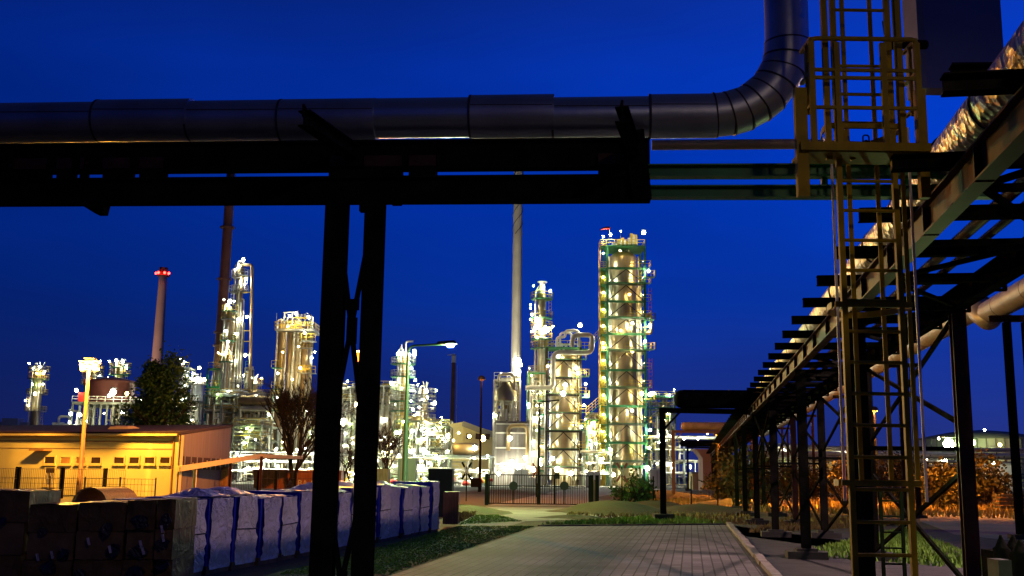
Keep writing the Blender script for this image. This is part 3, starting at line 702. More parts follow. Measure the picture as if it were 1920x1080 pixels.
b=MB(); p=P(228,803,78); b.hexa([p+Vector(q) for q in ((-.9,-.5,-.15),(.9,-.5,-.15),(1.1,.9,0),(-.7,.9,0),(-.7,-.3,.1),(.5,-.3,.1),(.6,.7,.22),(-.5,.7,.22))],'trim_yellow'); b.build('roof_hatch',t)
# pole lamp (bright sodium) in front of the building
def pole(u,vtop,dep,name,label,mat,r0=.09,r1=.06,group=None):
    x=P(u,vtop,dep).x; z=P(u,vtop,dep).z; t=thing(name,label,'street lamp',(x,dep,0),group); b=MB(); b.tube([(x,dep,0),(x,dep,1.2),(x,dep,1.25),(x,dep,z)],[r0*1.35,r0*1.35,r0,r1],mat,12); b.build('pole',t); return t,Vector((x,dep,z))
t,tp=pole(167,688,66.5,'floodlight_mast','tall orange lit mast with four blazing lamps in front of the yellow building','pole_orange',.14,.09)
b=MB(); b.bar(tp+Vector((-.5,0,0)),tp+Vector((.5,0,0)),.1,.1,'lamp_body'); b.build('cross_arm',t)
SOD=((1,.36,.04),)
M['em_mast']=newmat('lamp_mast',(0,0,0),emit=(1,.40,.04),estr=14)
def ownlight(parent,pos,watt,col):
    l=bpy.data.lights.new('lamp_light','POINT'); l.energy=watt; l.color=col; l.shadow_soft_size=.01
    o=bpy.data.objects.new('lamp_light',l); sc.collection.objects.link(o); o.parent=parent; o.location=Vector(pos)-parent.location
_o=EM.get('mast')
for dx,dz,m in ((-.42,.12,'mast'),(-.12,.3,'mast'),(.2,.3,'mast'),(.48,.1,'mast'),(-.36,-.15,'mast'),(.42,-.15,'mast')):
    lamp(t,tp+Vector((dx,-.1,dz)),m,.21)
    if abs(dx)>.3: ownlight(t,tp+Vector((dx,-.34,dz)),5200,(1,.44,.045))
    b=MB(); q=tp+Vector((dx,.12,dz)); b.rev(q+Vector((0,0,-.0)),[(.0,.30),(.16,.27),(.27,.12),(.25,.12),(.15,.25),(.0,.28)],'frame_white',12); b.build('halo_reflector',t)  # pale shells added around the bulbs to imitate their orange halo
# fence: thick concrete posts with mesh panels, then thin posts farther off
def fence(name,label,pts,ht,tw,mat,panel=True,step=None):
    t=thing(name,label,'fence',pts[0])
    for p in pts:
        b=MB(); b.box(p.x-tw/2,p.x+tw/2,p.y-tw/2,p.y+tw/2,0,ht,mat); b.build('post',t)
    for a,c in zip(pts[:-1],pts[1:]):
        if not panel: continue
        b=MB(); L=(c-a).length; n=max(3,int(L/(step or .22)))
        for i in range(1,n): q=a+(c-a)*i/n; b.bar(q+UP*.06,q+UP*(ht-.08),.014,.014,'mesh_fence')
        for z in (.1,ht*.35,ht*.65,ht-.1): b.bar(a+UP*z,c+UP*z,.022,.022,'mesh_fence')
        b.build('mesh_panel',t)
    return t
us=[-48,35,118,198,270,330,385,432,486,518,554,589]; pts=[]
for i,u in enumerate(us):
    dep=58+ (u-35)/554*37; pts.append(Vector((XA(u,dep),dep,0)))
t=fence('mesh_fence','wire mesh fence on thick dark concrete posts in front of the yellow building and skip',pts,1.78,.22,'black_paint')
pts=[Vector((XA(u,67),67-.3+i*-.15,0)) for i,u in enumerate((-30,38,104,170,237,304))]
fence('mesh_fence','low wire fence on thin posts close along the yellow building wall',pts,1.25,.07,'mesh_fence')
# half barrel in front of fence
t=thing('concrete_ring','half buried rusty arched pipe section lying at the fence below the lamp mast','pipe section',Gd(170,950)); 
b=MB(); cx3=P(168,930,52); vs=[];n=16
for yy in (0,2.2):
    for r in (.85,.78):
        for k in range(n+1): a=math.pi*k/n; vs.append((cx3.x+math.cos(a)*r+yy*.35,52+yy,.0+math.sin(a)*r*1.0))
m=n+1; fs=[]
for k in range(n): fs+= [(k,k+1,2*m+k+1,2*m+k),(m+k,3*m+k,3*m+k+1,m+k+1),(k,m+k,m+k+1,k+1),(2*m+k,2*m+k+1,3*m+k+1,3*m+k)]
b.add(vs,fs,'rust_sheet'); b.build('shell',t)
# canopy
t=thing('lean_to_canopy','orange lit open lean-to canopy between the yellow building and the skip','canopy',(XA(365,76),76,0))
a=P(337,879,69.2); bb=P(490,855,88); c=P(570,858,99); d=P(436,872,96)
b=MB(); q=[a,bb,c,Vector((d.x,96,bb.z-.1))]; b.hexa([p-UP*.12 for p in q]+[p+UP*.05 for p in q],'wood_orange'); b.build('roof_deck',t)
b=MB(); b.bar(a+Vector((0,-.1,.0)),bb+Vector((0,-.1,0)),.16,.34,'trim_yellow'); b.bar(bb+Vector((.1,-.1,0)),c+Vector((0,-.1,0)),.16,.3,'trim_yellow'); b.build('gutter',t)
b=MB()
for i in range(7): p=a+(bb-a)*(i/6.5); b.bar(p+Vector((-.1,-.2,-.3)),p+Vector((-.1,-.2,.25)),.06,.06,'trim_yellow')
b.build('gutter_bracket',t)
for u,dep in ((366,72.5),(432,80.5),(489,87.5)):
    p=Vector((XA(u,dep),dep,0)); b=MB(); zt2=a.z+(bb.z-a.z)*(dep-69.2)/18.8; b.ibeam(p,p+UP*zt2,.22,.2,.03,'trim_yellow' if u<400 else 'rust_steel'); b.build('post',t)
b=MB(); p=Vector((XA(376,84),84,0)); q2=Vector((XA(428,84),84,0)); b.box(p.x,q2.x,84,84.2,0,2.0,'wood_orange'); b.build('back_wall',t)
# skip with lettering
dep=101; x0=XA(475,dep); x1=XA(640,dep); zt=P(530,881,dep).z
t=thing('waste_skip','orange ribbed waste skip with yellow lettering behind the fence','skip',((x0+x1)/2,dep,0))
b=MB(); b.hexa([(x0+.15,dep,.15),(x1,dep,.15),(x1,dep+2.3,.15),(x0+.15,dep+2.3,.15),(x0-.05,dep,zt),(x1,dep,zt),(x1,dep+2.3,zt),(x0-.05,dep+2.3,zt)],'skip_orange'); b.build('body',t)
b=MB(); b.box(x0-.12,x1+.05,dep-.14,dep-.003,zt-.13,zt+.03,'skip_orange'); b.build('top_rim',t)
for u in (479,483,493,501,508,516,524,538,566,580):
    x=XA(u,dep); b=MB(); b.box(x-.05,x+.05,dep-.12,dep-.003,.2,zt-.135,'skip_orange'); b.build('rib',t)
b=MB(); z=P(500,903,dep).z; b.box(x0+.1,XA(537,dep),dep-.07,dep-.003,z-.03,z+.05,'skip_orange'); b.build('mid_rail',t)
def lettering(txt,x,y,z,h,mat,parent,name='lettering'):
    cu=bpy.data.curves.new('letters','FONT'); cu.body=txt; cu.size=h*1.38; cu.extrude=.01; cu.offset=.02*h
    o=bpy.data.objects.new('letters',cu); sc.collection.objects.link(o); bpy.context.view_layer.update()
    me=bpy.data.meshes.new_from_object(o.evaluated_get(bpy.context.evaluated_depsgraph_get())); bpy.data.objects.remove(o)
    me.materials.clear(); me.materials.append(M[mat])
    for v in me.vertices: a,bb_=v.co.x,v.co.y; v.co=(a*1.0,-v.co.z,bb_)
    for pl in me.polygons: pl.flip() if False else None
    q=bpy.data.objects.new(name,me); sc.collection.objects.link(q); q.parent=parent; q.location=Vector((x,y,z))-parent.location; return q
p=P(539,911,dep); lettering('ALBA G',p.x,dep-.13,p.z,.58,'letter_yellow',t)
p=P(539,916,dep); 
b=MB(); r5=random.Random(2)
for i in range(30):
    if i in (8,9,10,14): continue
    x=p.x+i*.085; b.box(x,x+.055,dep-.13,dep-.11,p.z,p.z+.13*r5.uniform(.7,1),'letter_yellow')
b.build('small_print',t)

# ================================================================ GATE, CROSSES, LAMPS
gy=61.8; gl,gr=XA(913,gy),XA(1109,gy); gm=XA(1011,gy); gt=P(1010,891,gy).z
t=thing('double_gate','black barred double gate with two round signs across the road','gate',(gm,gy,0))
for nm,xa,xb,su in (('gate_leaf',gl+.14,gm-.05,963),('gate_leaf',gm+.05,gr-.14,1058)):
    b=MB(); n=21
    for i in range(n+1):
        x=xa+(xb-xa)*i/n; b.bar((x,gy,.08),(x,gy,gt-.02),.028,.028,'black_paint')
    for z in (.1,gt-.55*.0,gt-.62): b.bar((xa,gy,z),(xb,gy,z),.05,.055,'black_paint')
    for x in (xa,xb): b.bar((x,gy,.05),(x,gy,gt),.07,.07,'black_paint')
    x=XA(su,gy); b.bar((x,gy,.1),(x,gy,gt),.05,.05,'black_paint')
    lf=b.build(nm,t); b=MB(); z=P(su,911,gy).z; b.tube([(x,gy-.05,z),(x,gy-.02,z)],.25,'sign_grey',24); b.build('round_sign',lf)
for x in (gl,gr,gr+.32):
    b=MB(); b.box(x-.1,x+.1,gy-.1,gy+.1,0,gt+.05,'black_paint'); b.build('gate_post',t)
def crossbuck(u,v,dep,size,label,base_v=None,mats=('black_paint','sign_grey')):
    x=XA(u,dep); c=P(u,v,dep); t=thing('crossing_sign',label,'sign',(x,dep,0)); b=MB(); b.tube([(x,dep,0),(x,dep,c.z+.3)],.035,'black_paint',8); b.build('pole',t)
    for sg in (-1,1):
        b=MB(); a_=Vector((size*.55*sg,0,-size)); b.bar(c-a_+Vector((0,-.05-.02*sg,0)),c+a_+Vector((0,-.05-.02*sg,0)),.02,.24*size,mats[0],side=Vector((0,1,0)))
        b.bar(c-a_*.45+Vector((0,-.066-.02*sg,0)),c+a_*.35+Vector((0,-.066-.02*sg,0)),.012,.20*size,mats[1],side=Vector((0,1,0))); b.build('cross_arm',t)
    return t
crossbuck(875,883,70,.55,'dark crossing sign left of the gate, partly light on its arms',mats=('black_paint','cross_white'))
crossbuck(1006,882,85,.55,'small crossing sign with red arms behind the middle of the gate',mats=('cross_red','cross_white'))
crossbuck(1166,886,58,.50,'largest crossing sign with brown and grey arms right of the gate',mats=('cross_red','cross_white'))
# mushroom lamps: shade with the bright disc beneath
def mushroom(u,v,dep,label,kind,e,mat='post_brown',r=.34,name='mushroom_lamp'):
    t,tp=pole(u,v,dep,name,label,mat,.12,.07)
    b=MB(); b.rev(tp,[(.0,.24),(r*.5,.22),(r*.95,.08),(r,-.16),(r*.98,-.16),(r*.93,.04),(.0,.1)],'lamp_body',20); b.build('shade',t)
    key='em_disc_'+kind+str(e)
    if key not in M: M[key]=newmat('lamp_disc_'+kind,(0,0,0),emit=EM[kind][0],estr=e)
    b=MB(); b.rev(tp+UP*.04,[(.0,-.0),(r*.6,-.0),(r*.6,.02),(0,.02)],key,16,False); b.build('light_disc',t); return t
EM['sodium']=((1,.30,.025),1)
mushroom(903,709,98,'tall dark pole with flat mushroom lamp head left of the gate','sodium',1200,'black_steel')
mushroom(1639,767,92,'mushroom head lamp pole seen between the ladder rails','sodium',36000,'black_steel')
mushroom(1800,700,60,'added mushroom lamp pole hidden directly behind the braced trestle post at right','sodium',24000,'black_steel')  # no lamp known here; added behind the post for orange light on the verge
mushroom(1497,770,66,'added mushroom lamp pole hidden among the trestle posts near the orange lit pipe','sodium',24000,'black_steel')  # extra lamp, added out of sight to brighten shrubs and verge
mushroom(1345,812,88,'short added orange lamp pole beside the orange branch pipe','sodium',14000,'black_steel')  # extra sodium lamp added to light the far part of the trestle
t=thing('mushroom_lamp','yard lamp on a steel mast standing behind and right of the viewpoint','street lamp',(4,-1,0)); b=MB(); b.tube([(4,-1,0),(4,-1,8.5)],[.1,.07],'black_steel',12); b.build('pole',t)
M['em_yard']=newmat('lamp_yard',(0,0,0),emit=(1,.66,.42),estr=520)
b=MB(); b.rev((4,-1,8.5),[(.0,.22),(.2,.2),(.33,.06),(.35,-.06),(.33,-.06),(.3,.04),(.0,.1)],'lamp_body',20); b.build('shade',t)
b=MB(); b.rev((4,-1,8.5),[(0,-.05),(.24,-.03),(.24,.02),(0,.03)],'em_yard',16,False); b.build('light_disc',t)
t=thing('mushroom_lamp','added tall yard lamp on a black pole, out of view beyond the trestle side','street lamp',(13.5,21,0)); b=MB(); b.tube([(13.5,21,0),(13.5,21,8.5)],[.1,.07],'black_steel',12); b.build('pole',t)  # unseen lamp added to throw warm light on the pallet sides
b=MB(); b.rev((13.5,21,8.5),[(.0,.22),(.2,.2),(.33,.06),(.35,-.06),(.33,-.06),(.3,.04),(.0,.1)],'lamp_body',20); b.build('shade',t)
M['em_pallet_fill']=newmat('lamp_pallet_fill',(0,0,0),emit=(1,.62,.56),estr=3400)
b=MB(); b.rev((13.5,21,8.5),[(0,-.05),(.24,-.03),(.24,.02),(0,.03)],'em_pallet_fill',16,False); b.build('light_disc',t)
# arm lamp in front of the gate centre
def armlamp(u,vt,dep,uh,vh,label,kind,e,mat,lamp_r=.3,r0=.13,curve=True):
    t,tp=pole(u,vt,dep,'arm_lamp',label,mat,r0,.07); hd=P(uh,vh,dep-.5)
    b=MB(); b.tube(elbow([tp-UP*.3,tp+Vector((.0,0,(hd.z-tp.z)*.9)),hd],.8),.05,mat,8); b.build('arm',t)
    b=MB(); dr=(hd-tp); dr.z=0; dr=dr.normalized(); sd_=dr.cross(UP)
    vs=[];
    b.hexa([hd+dr*a_*.5+sd_*c_*.18+UP*z_ for a_,c_,z_ in ((-1,-.6,-.03),(1,-1,-.02),(1,1,-.02),(-1,.6,-.03),(-.9,-.5,.12),(.8,-.7,.16),(.8,.7,.16),(-.9,.5,.12))],'lamp_body'); b.build('lamp_head',t)
    key='em_arm_'+kind
    M[key]=newmat('lamp_arm_'+kind,(0,0,0),emit=EM[kind][0],estr=e)
    b=MB(); b.rev(hd+dr*.18-UP*.05,[(.0,-.12),(.10,-.1),(.17,-.02),(.16,.02),(0,.03)],key,12); b.build('lens',t); return t
armlamp(765,668,51,838,645,'curved arm street lamp with green white light behind the pallet row','green',8000,'pole_green',r0=.15)
EM['green2']=((.8,1,.7),1)
t,tp=pole(1011,762,64,'arm_lamp','dark slim pole with curved bracket arm standing behind the gate middle','black_steel',.08,.05)
b=MB(); b.tube(elbow([tp,tp+UP*.25,P(1048,750,64)],.4),.04,'black_steel',8); b.build('arm',t)
# red signal lamp seen between the portal posts
t,tp=pole(673,678,72,'signal_lamp','glowing orange red lamp on a slim pole seen between the portal posts','black_steel',.06,.04)
M['em_sig']=newmat('lamp_signal',(0,0,0),emit=(1,.16,.012),estr=9)
ownlight(t,tp+Vector((0,-.05,1.05)),19000,(1,.30,.03))
b=MB(); b.rev(tp,[(0,0),(.2,.02),(.40,.25),(.40,.5),(.22,.72),(0,.76)],'em_sig',14); b.build('globe',t)
b=MB(); b.rev(tp,[(0,-.1),(.14,-.1),(.12,.0),(0,.01)],'lamp_body',12); b.build('collar',t)
# tilted post, stake and small posts beside the gate
def stake(u0,v0,u1,v1,dep,r,mat,name,label,cat,box=False):
    a_=P(u0,v0,dep); c_=P(u1,v1,dep); c_.z=-.05; b=MB()
    if box: b.bar(a_,c_,r*2,r*2,mat)
    else: b.tube([a_,c_],r,mat,8)
    tag(b.build(name,loc=c_),label,cat)
stake(1117,900,1110,941,63.6,.13,'post_brown','leaning_post','thick leaning brown post right beside the gate','post',True)
stake(1182,900,1201,945,60,.025,'black_paint','guy_wire','thin slanting wire right of the largest crossing sign','wire')
stake(1161,915,1162,932,70,.06,'cross_red','marker_post','short red marker post behind the leaning brown post','post')
for i,(u,v0) in enumerate(((1225,893),(1296,892),(1346,930))):
    stake(u,v0,u,950,60-i,.04,'black_paint','fence_post',['thin black post left of the tall gallows post','thin black post right of the tall gallows post','short thin post on the grass before the trestle'][i],'post')
b=MB(); p=P(1040,898,66); b.tube([(p.x,66,0),(p.x,66,p.z+.25)],.06,'black_paint',8); b.box(p.x-.02,p.x+.3,65.9,66.1,p.z-.0,p.z+.35,'sign_grey'); tag(b.build('intercom_post',loc=(p.x,66,0)),'dark post with small box standing just behind the right gate leaf','post')
b=MB(); p=P(893,905,97.5); b.box(p.x-.5,p.x+.5,97.4,97.8,p.z-.4,p.z+.4,'black_paint'); tag(b.build('junction_box',loc=p),'black junction box fixed to the mushroom lamp pole left of the gate','box')

# ================================================================ TREES AND SHRUBS
def leafcloud(b,c,rx,ry,rz,n,size,mat,rnd,clumps=None):
    cl=[]
    for _ in range(clumps or 40):
        while True:
            q=Vector((rnd.uniform(-1,1),rnd.uniform(-1,1),rnd.uniform(-1,1)))
            if q.length<=1: break
        cl.append(Vector((q.x*rx,q.y*ry,q.z*rz)))
    for _ in range(n):
        k=rnd.choice(cl); s=min(rx,ry,rz)*.26
        p=Vector(c)+k+Vector((rnd.gauss(0,s),rnd.gauss(0,s),rnd.gauss(0,s)))
        if p.z<.1: continue
        a=Vector((rnd.uniform(-1,1),rnd.uniform(-1,1),rnd.uniform(-1,1))).normalized(); q=a.cross(Vector((rnd.random(),rnd.random(),rnd.random()))).normalized()
        h=size*rnd.uniform(.6,1.4); b.add([p-a*h,p+q*h*.6,p+a*h,p-q*h*.6],[(0,1,2,3)],mat)
    return cl
def branchtree(b,base,ht,r,rnd,depth,mat='bark',spread=.5,dir0=None,minr=.01):
    def rec(p,d,L,r,k):
        q=p+d*L; mid=p+d*L*.5+Vector((rnd.uniform(-1,1),rnd.uniform(-1,1),0))*L*.05
        b.tube([p,mid,q],[r,r*.85,r*.68],mat,5 if k>1 else 7,cap=False)
        if k>=depth: return
        for _ in range(3 if k>0 else 4):
            a=rnd.uniform(0,6.28); sp=spread*rnd.uniform(.6,1.3); x,y,dd=basis(d)
            nd=(dd+(x*math.cos(a)+y*math.sin(a))*sp+UP*.12).normalized()
            f=rnd.uniform(.55,1); rec(p+d*L*f,nd,L*rnd.uniform(.62,.85),max(minr,r*.6),k+1)
    rec(Vector(base),dir0 or UP,ht,r,0)
def leaftree(u,vtop,dep,rx,label,n,seed,mat='leaf_dark',size=.2):
    r_=random.Random(seed); x=XA(u,dep); z=P(u,vtop,dep).z; t=thing('leafy_tree',label,'tree',(x,dep,0))
    b=MB(); branchtree(b,(x,dep,0),z*.32,.22,r_,3,spread=.5); b.build('trunk',t)
    b=MB()
    leafcloud(b,(x,dep,z*.52),rx,rx*.8,z*.46,int(n*.7),size,mat,r_,46)
    leafcloud(b,(x-rx*.35,dep,z*.72),rx*.4,rx*.5,z*.26,int(n*.3),size,mat,r_,14)
    b.build('crown',t)
leaftree(291,662,92,2.75,'big leafy tree standing against the bright plant behind the yellow building',14000,4,size=.15)
leaftree(345,770,96,1.3,'small leafy bush tree at the right foot of the big leafy tree',2200,9,size=.14)
def baretree(u,vtop,dep,label,seed,r=.13,spread=.42,depth=5,stems=3):
    r_=random.Random(seed); x=XA(u,dep); z=P(u,vtop,dep).z; t=thing('bare_tree',label,'tree',(x,dep,0)); b=MB()
    for i in range(stems):
        d=Vector((r_.uniform(-.3,.3),r_.uniform(-.2,.2),1)).normalized(); branchtree(b,(x+r_.uniform(-.6,.6),dep,0),z*.30,r,r_,depth,spread=spread,dir0=d,minr=.014)
    b.build('branches',t)
baretree(556,692,98,'bare many-stemmed tree left of the portal posts before the column group',3,.16,depth=6,stems=4,spread=.34)
baretree(735,760,92,'bare tree with low twiggy crown right of the portal posts',8,.09,.6,5,2)
baretree(655,790,96,'bare twiggy tree seen through the gap of the portal posts',14,.08,.6,4,2)
def shrub(u,v,dep,w,h,label,n,seed,mat='leaf_olive',size=.12,group=None,stems=6):
    r_=random.Random(seed); x=XA(u,dep); t=thing('shrub',label,'shrub',(x,dep,0),group); b=MB()
    for i in range(stems):
        d=Vector((r_.uniform(-.6,.6),r_.uniform(-.6,.6),1)).normalized(); branchtree(b,(x+r_.uniform(-.3,.3)*w,dep+r_.uniform(-.3,.3),0),h*.4,.03,r_,2,spread=.6,dir0=d,minr=.012)
    b.build('stems',t); b=MB(); leafcloud(b,(x,dep,h*.55),w,w*.7,h*.5,n,size,mat,r_,26); b.build('foliage',t)
g='autumn shrubs behind and under the trestle'
for i,(u,dep,w,h,n,lb) in enumerate(((1372,72,1.7,3.4,1800,'olive shrub at the far left foot of the trestle posts'),(1410,60,1.5,3.2,1500,'tall olive shrub between the first visible far trestle posts'),(1448,84,2.6,3.6,1700,'orange lit shrub glowing behind the crowded trestle posts'),(1500,88,2.4,2.8,1300,'low orange shrub beneath the orange lit pipe'),(1560,95,3.4,4.6,2200,'wide golden tree-like shrub between trestle and ladder'),(1640,88,2.6,4.4,1800,'golden shrub seen through the lower ladder rungs'),(1700,80,2.2,4.2,1800,'orange shrub just right of the ladder cage foot'),(1765,64,1.6,3.0,1500,'dense shrub left of the braced trestle post at right'),(1828,66,1.9,4.0,2200,'largest orange brown shrub right of the braced trestle post'),(1862,78,1.4,1.6,700,'low scrubby shrub left of the timber stack'))):
    shrub(u,0,dep,w,h*(.74 if u>1430 else .9),lb,n,30+i,size=.13,group=g)
shrub(1186,0,64,1.2,1.7,'green bushy shrub with upright twigs beside the largest crossing sign',900,77,mat='leaf_dark',size=.12,stems=14)
# timber stack, valves, boulders at right
t=thing('timber_stack','small stack of dark sleepers on the orange verge at the right edge','timber stack',P(1905,955,62)); p=Gd(1905,962)
b=MB()
for k in range(5):
    for j in range(3): b.box(p.x-.9+ .02*k,p.x+1.3-.02*k,p.y+j*.32,p.y+j*.32+.27,.02+k*.21,.17+k*.21,'concrete_dark')
b.build('sleepers',t)
b=MB()
for k in range(4): b.box(p.x-.6,p.x-.45,p.y,p.y+1,.17+k*.21,.23+k*.21,'wood_orange'); b.box(p.x+.8,p.x+.95,p.y,p.y+1,.17+k*.21,.23+k*.21,'wood_orange')
b.build('spacers',t)
t=thing('valve_cluster','dark hooded valves and fittings low in the bottom right corner','valves',(XA(1885,19),19,0))
b=MB()
for u,v,dep,r in ((1876,1003,19,.11),(1899,1003,19.4,.13),(1912,1012,18.6,.14)):
    p=P(u,v,dep); b.rev((p.x,dep,0),[(r*1.3,0),(r*1.3,p.z*.7),(r*.9,p.z*.75),(r*.35,p.z*.93),(r*.2,p.z),(0,p.z)],'black_steel',12)
b.box(XA(1868,19),XA(1930,19),18.9,19.8,.0,P(1890,1035,19).z,'black_steel'); b.build('valve_body',t)
b=MB(); p=Gd(1868,1085); b.box(XA(1852,17.5),XA(1876,17.5),17.3,17.7,0,P(1862,1048,17.5).z,'concrete'); tag(b.build('concrete_marker',loc=(XA(1862,17.5),17.5,0)),'short pale concrete marker post left of the dark valves','post')
# lower inner ladder on trestle seen through the cage
t=thing('service_ladder','thin dark service ladder behind the lower part of the yellow ladder','ladder',(XA(1669,17),17,0))
for u in (1650,1689): b=MB(); p=P(u,920,17); b.bar((p.x,17,0),(p.x,17,p.z),.05,.04,'black_steel',side=Vector((1,0,0))); b.build('side_rail',t)
for k in range(6): b=MB(); b.tube([(P(1650,920,17).x,17,.18+.24*k),(P(1689,920,17).x,17,.18+.24*k)],.015,'black_steel',6); b.build('rung',t)

# ================================================================ THE PLANT
def railing(b,pts,h=1.1,w=.07,mat='yellow_paint',closed=False,step=1.6,rails=(.5,1.0)):
    pts=[Vector(p) for p in pts]
    if closed: pts=pts+[pts[0]]
    for a,c in zip(pts[:-1],pts[1:]):
        L=(c-a).length; n=max(1,int(L/step))
        for q in rails: b.bar(a+UP*h*q,c+UP*h*q,w,w,mat)
        for i in range(n+1): p=a+(c-a)*i/n; b.bar(p,p+UP*h,w,w,mat)
def pipework(b,x0,x1,y0,y1,z0,z1,n,rnd,mats=('pipe_metal','pipe_metal','cladding','grey_steel','white_paint'),rmin=.06,rmax=.2):
    for _ in range(n):
        m=rnd.choice(mats); r=rnd.uniform(rmin,rmax)**1.0; p=Vector((rnd.uniform(x0,x1),rnd.uniform(y0,y1),rnd.uniform(z0,z1))); pts=[p]
        ax=rnd.randrange(3)
        for k in range(rnd.randint(2,4)):
            q=pts[-1].copy(); ax=(ax+rnd.choice((1,2)))%3
            if ax==0: q.x=rnd.uniform(x0,x1)
            elif ax==1: q.y=rnd.uniform(y0,y1)
            else: q.z=rnd.uniform(z0,z1)
            if (q-pts[-1]).length>.4: pts.append(q)
        if len(pts)>1: b.tube(elbow(pts,r*2.5,2),r,m,6)
LK=('white','white','cool','green','warm')
def vessel(b,c,r,z0,z1,mat,n=28,dome=.5,rings=0):
    k=rings or int((z1-z0)/4)+1
    b.rev((c[0],c[1],0),[(r,z0),(r,z1)],mat,n)
    for i in range(1,k+1):
        z=z0+(z1-z0)*i/k; b.rev((c[0],c[1],0),[(r-.01,z-.07),(r*1.015+.01,z-.07),(r*1.015+.01,z),(r-.01,z)],mat,n,False)
    b.rev((c[0],c[1],0),[(r,z1-.001)]+[(max(.01,r*math.cos(i/5*math.pi/2)),z1+r*dome*math.sin(i/5*math.pi/2)) for i in range(1,6)],mat,n)
def column(u,vt,wpx,dep,label,plats=(),mat='cladding',group=None,pipes=3,lamps=None,kinds=LK,seed=0,pw=1.0,railm='yellow_paint',topgear=True,ls=.24,base=0):
    rd=random.Random(seed or int(u*3+vt)); x=P(u,vt,dep).x; zt=P(u,vt,dep).z; r=wpx/2*dep/2031
    t=thing('process_column',label,'column',(x,dep,0),group)
    b=MB(); vessel(b,(x,dep),r,base,zt-r*.5,mat); b.build('shell',t)
    b=MB()
    for i in range(pipes):
        a=math.pi*(1.05+.9*(i+.5)/pipes)+rd.uniform(-.2,.2); rr_=rd.uniform(.1,.2)*max(1,r*.6); d=r+rr_+.25
        px,py=x+math.cos(a)*d,dep+math.sin(a)*d; zh=zt-rd.uniform(0,.35)*(zt) if i else zt+.4
        b.tube(elbow([(px,py,.3),(px,py,zh),(x,dep-r*.3,zh)],.6,3),rr_,'pipe_metal',8)
    if topgear:
        for q in range(3): a=rd.uniform(0,6.28); b.tube(elbow([(x+math.cos(a)*r*.6,dep+math.sin(a)*r*.6,zt-1),(x+math.cos(a)*r*.6,dep+math.sin(a)*r*.6,zt+rd.uniform(.3,1.6)),(x+math.cos(a)*r*1.2,dep,zt+rd.uniform(.5,1.5))],.3,2),.1,'white_paint',6)
    b.build('riser_pipes',t)
    pz=[]
    for v in plats:
        z=P(u,v,dep).z; pz.append(z); R2=r+pw; b=MB(); n=14
        b.rev((x,dep,z),[(r*.95,0),(R2,0),(R2,.15),(r*.95,.15)],'green_steel' if rd.random()<.4 else 'grey_steel',n,False); 
        pf=b.build('platform',t); b=MB()
        railing(b,[(x+math.cos(a)*R2,dep+math.sin(a)*R2,z+.15) for a in [k*2*math.pi/n for k in range(n)]],mat=railm,closed=True,step=3,w=.08)
        b.build('railing',t)
    pz.sort(); b=MB(); zz=[base]+pz
    for i in range(len(pz)):
        sx_=-1 if i%2 else 1; xx=x+sx_*(r+pw*.6)
        for q in (-.25,.25): b.bar((xx+q,dep-r*.6,zz[i]+.2),(xx+q,dep-r*.6,zz[i+1]+1.1),.06,.06,railm)
        k=zz[i]+.5
        while k<zz[i+1]: b.bar((xx-.25,dep-r*.6,k),(xx+.25,dep-r*.6,k),.05,.05,railm); k+=.6
    if pz: b.build('ladder',t)
    for i,z in enumerate(pz):
        for q in range(rd.choice((1,2,2))):
            a=rd.uniform(math.pi*1.0,math.pi*2.0); lamp(t,(x+math.cos(a)*(r+pw+.1),dep+math.sin(a)*(r+pw+.1),z+rd.uniform(1.3,2.6)),rd.choice(kinds),ls)
    if lamps:
        for (lu,lv,k,lz) in lamps: p=P(lu,lv,dep-r-.8); lamp(t,p,k,lz)
    return t,x,r,zt
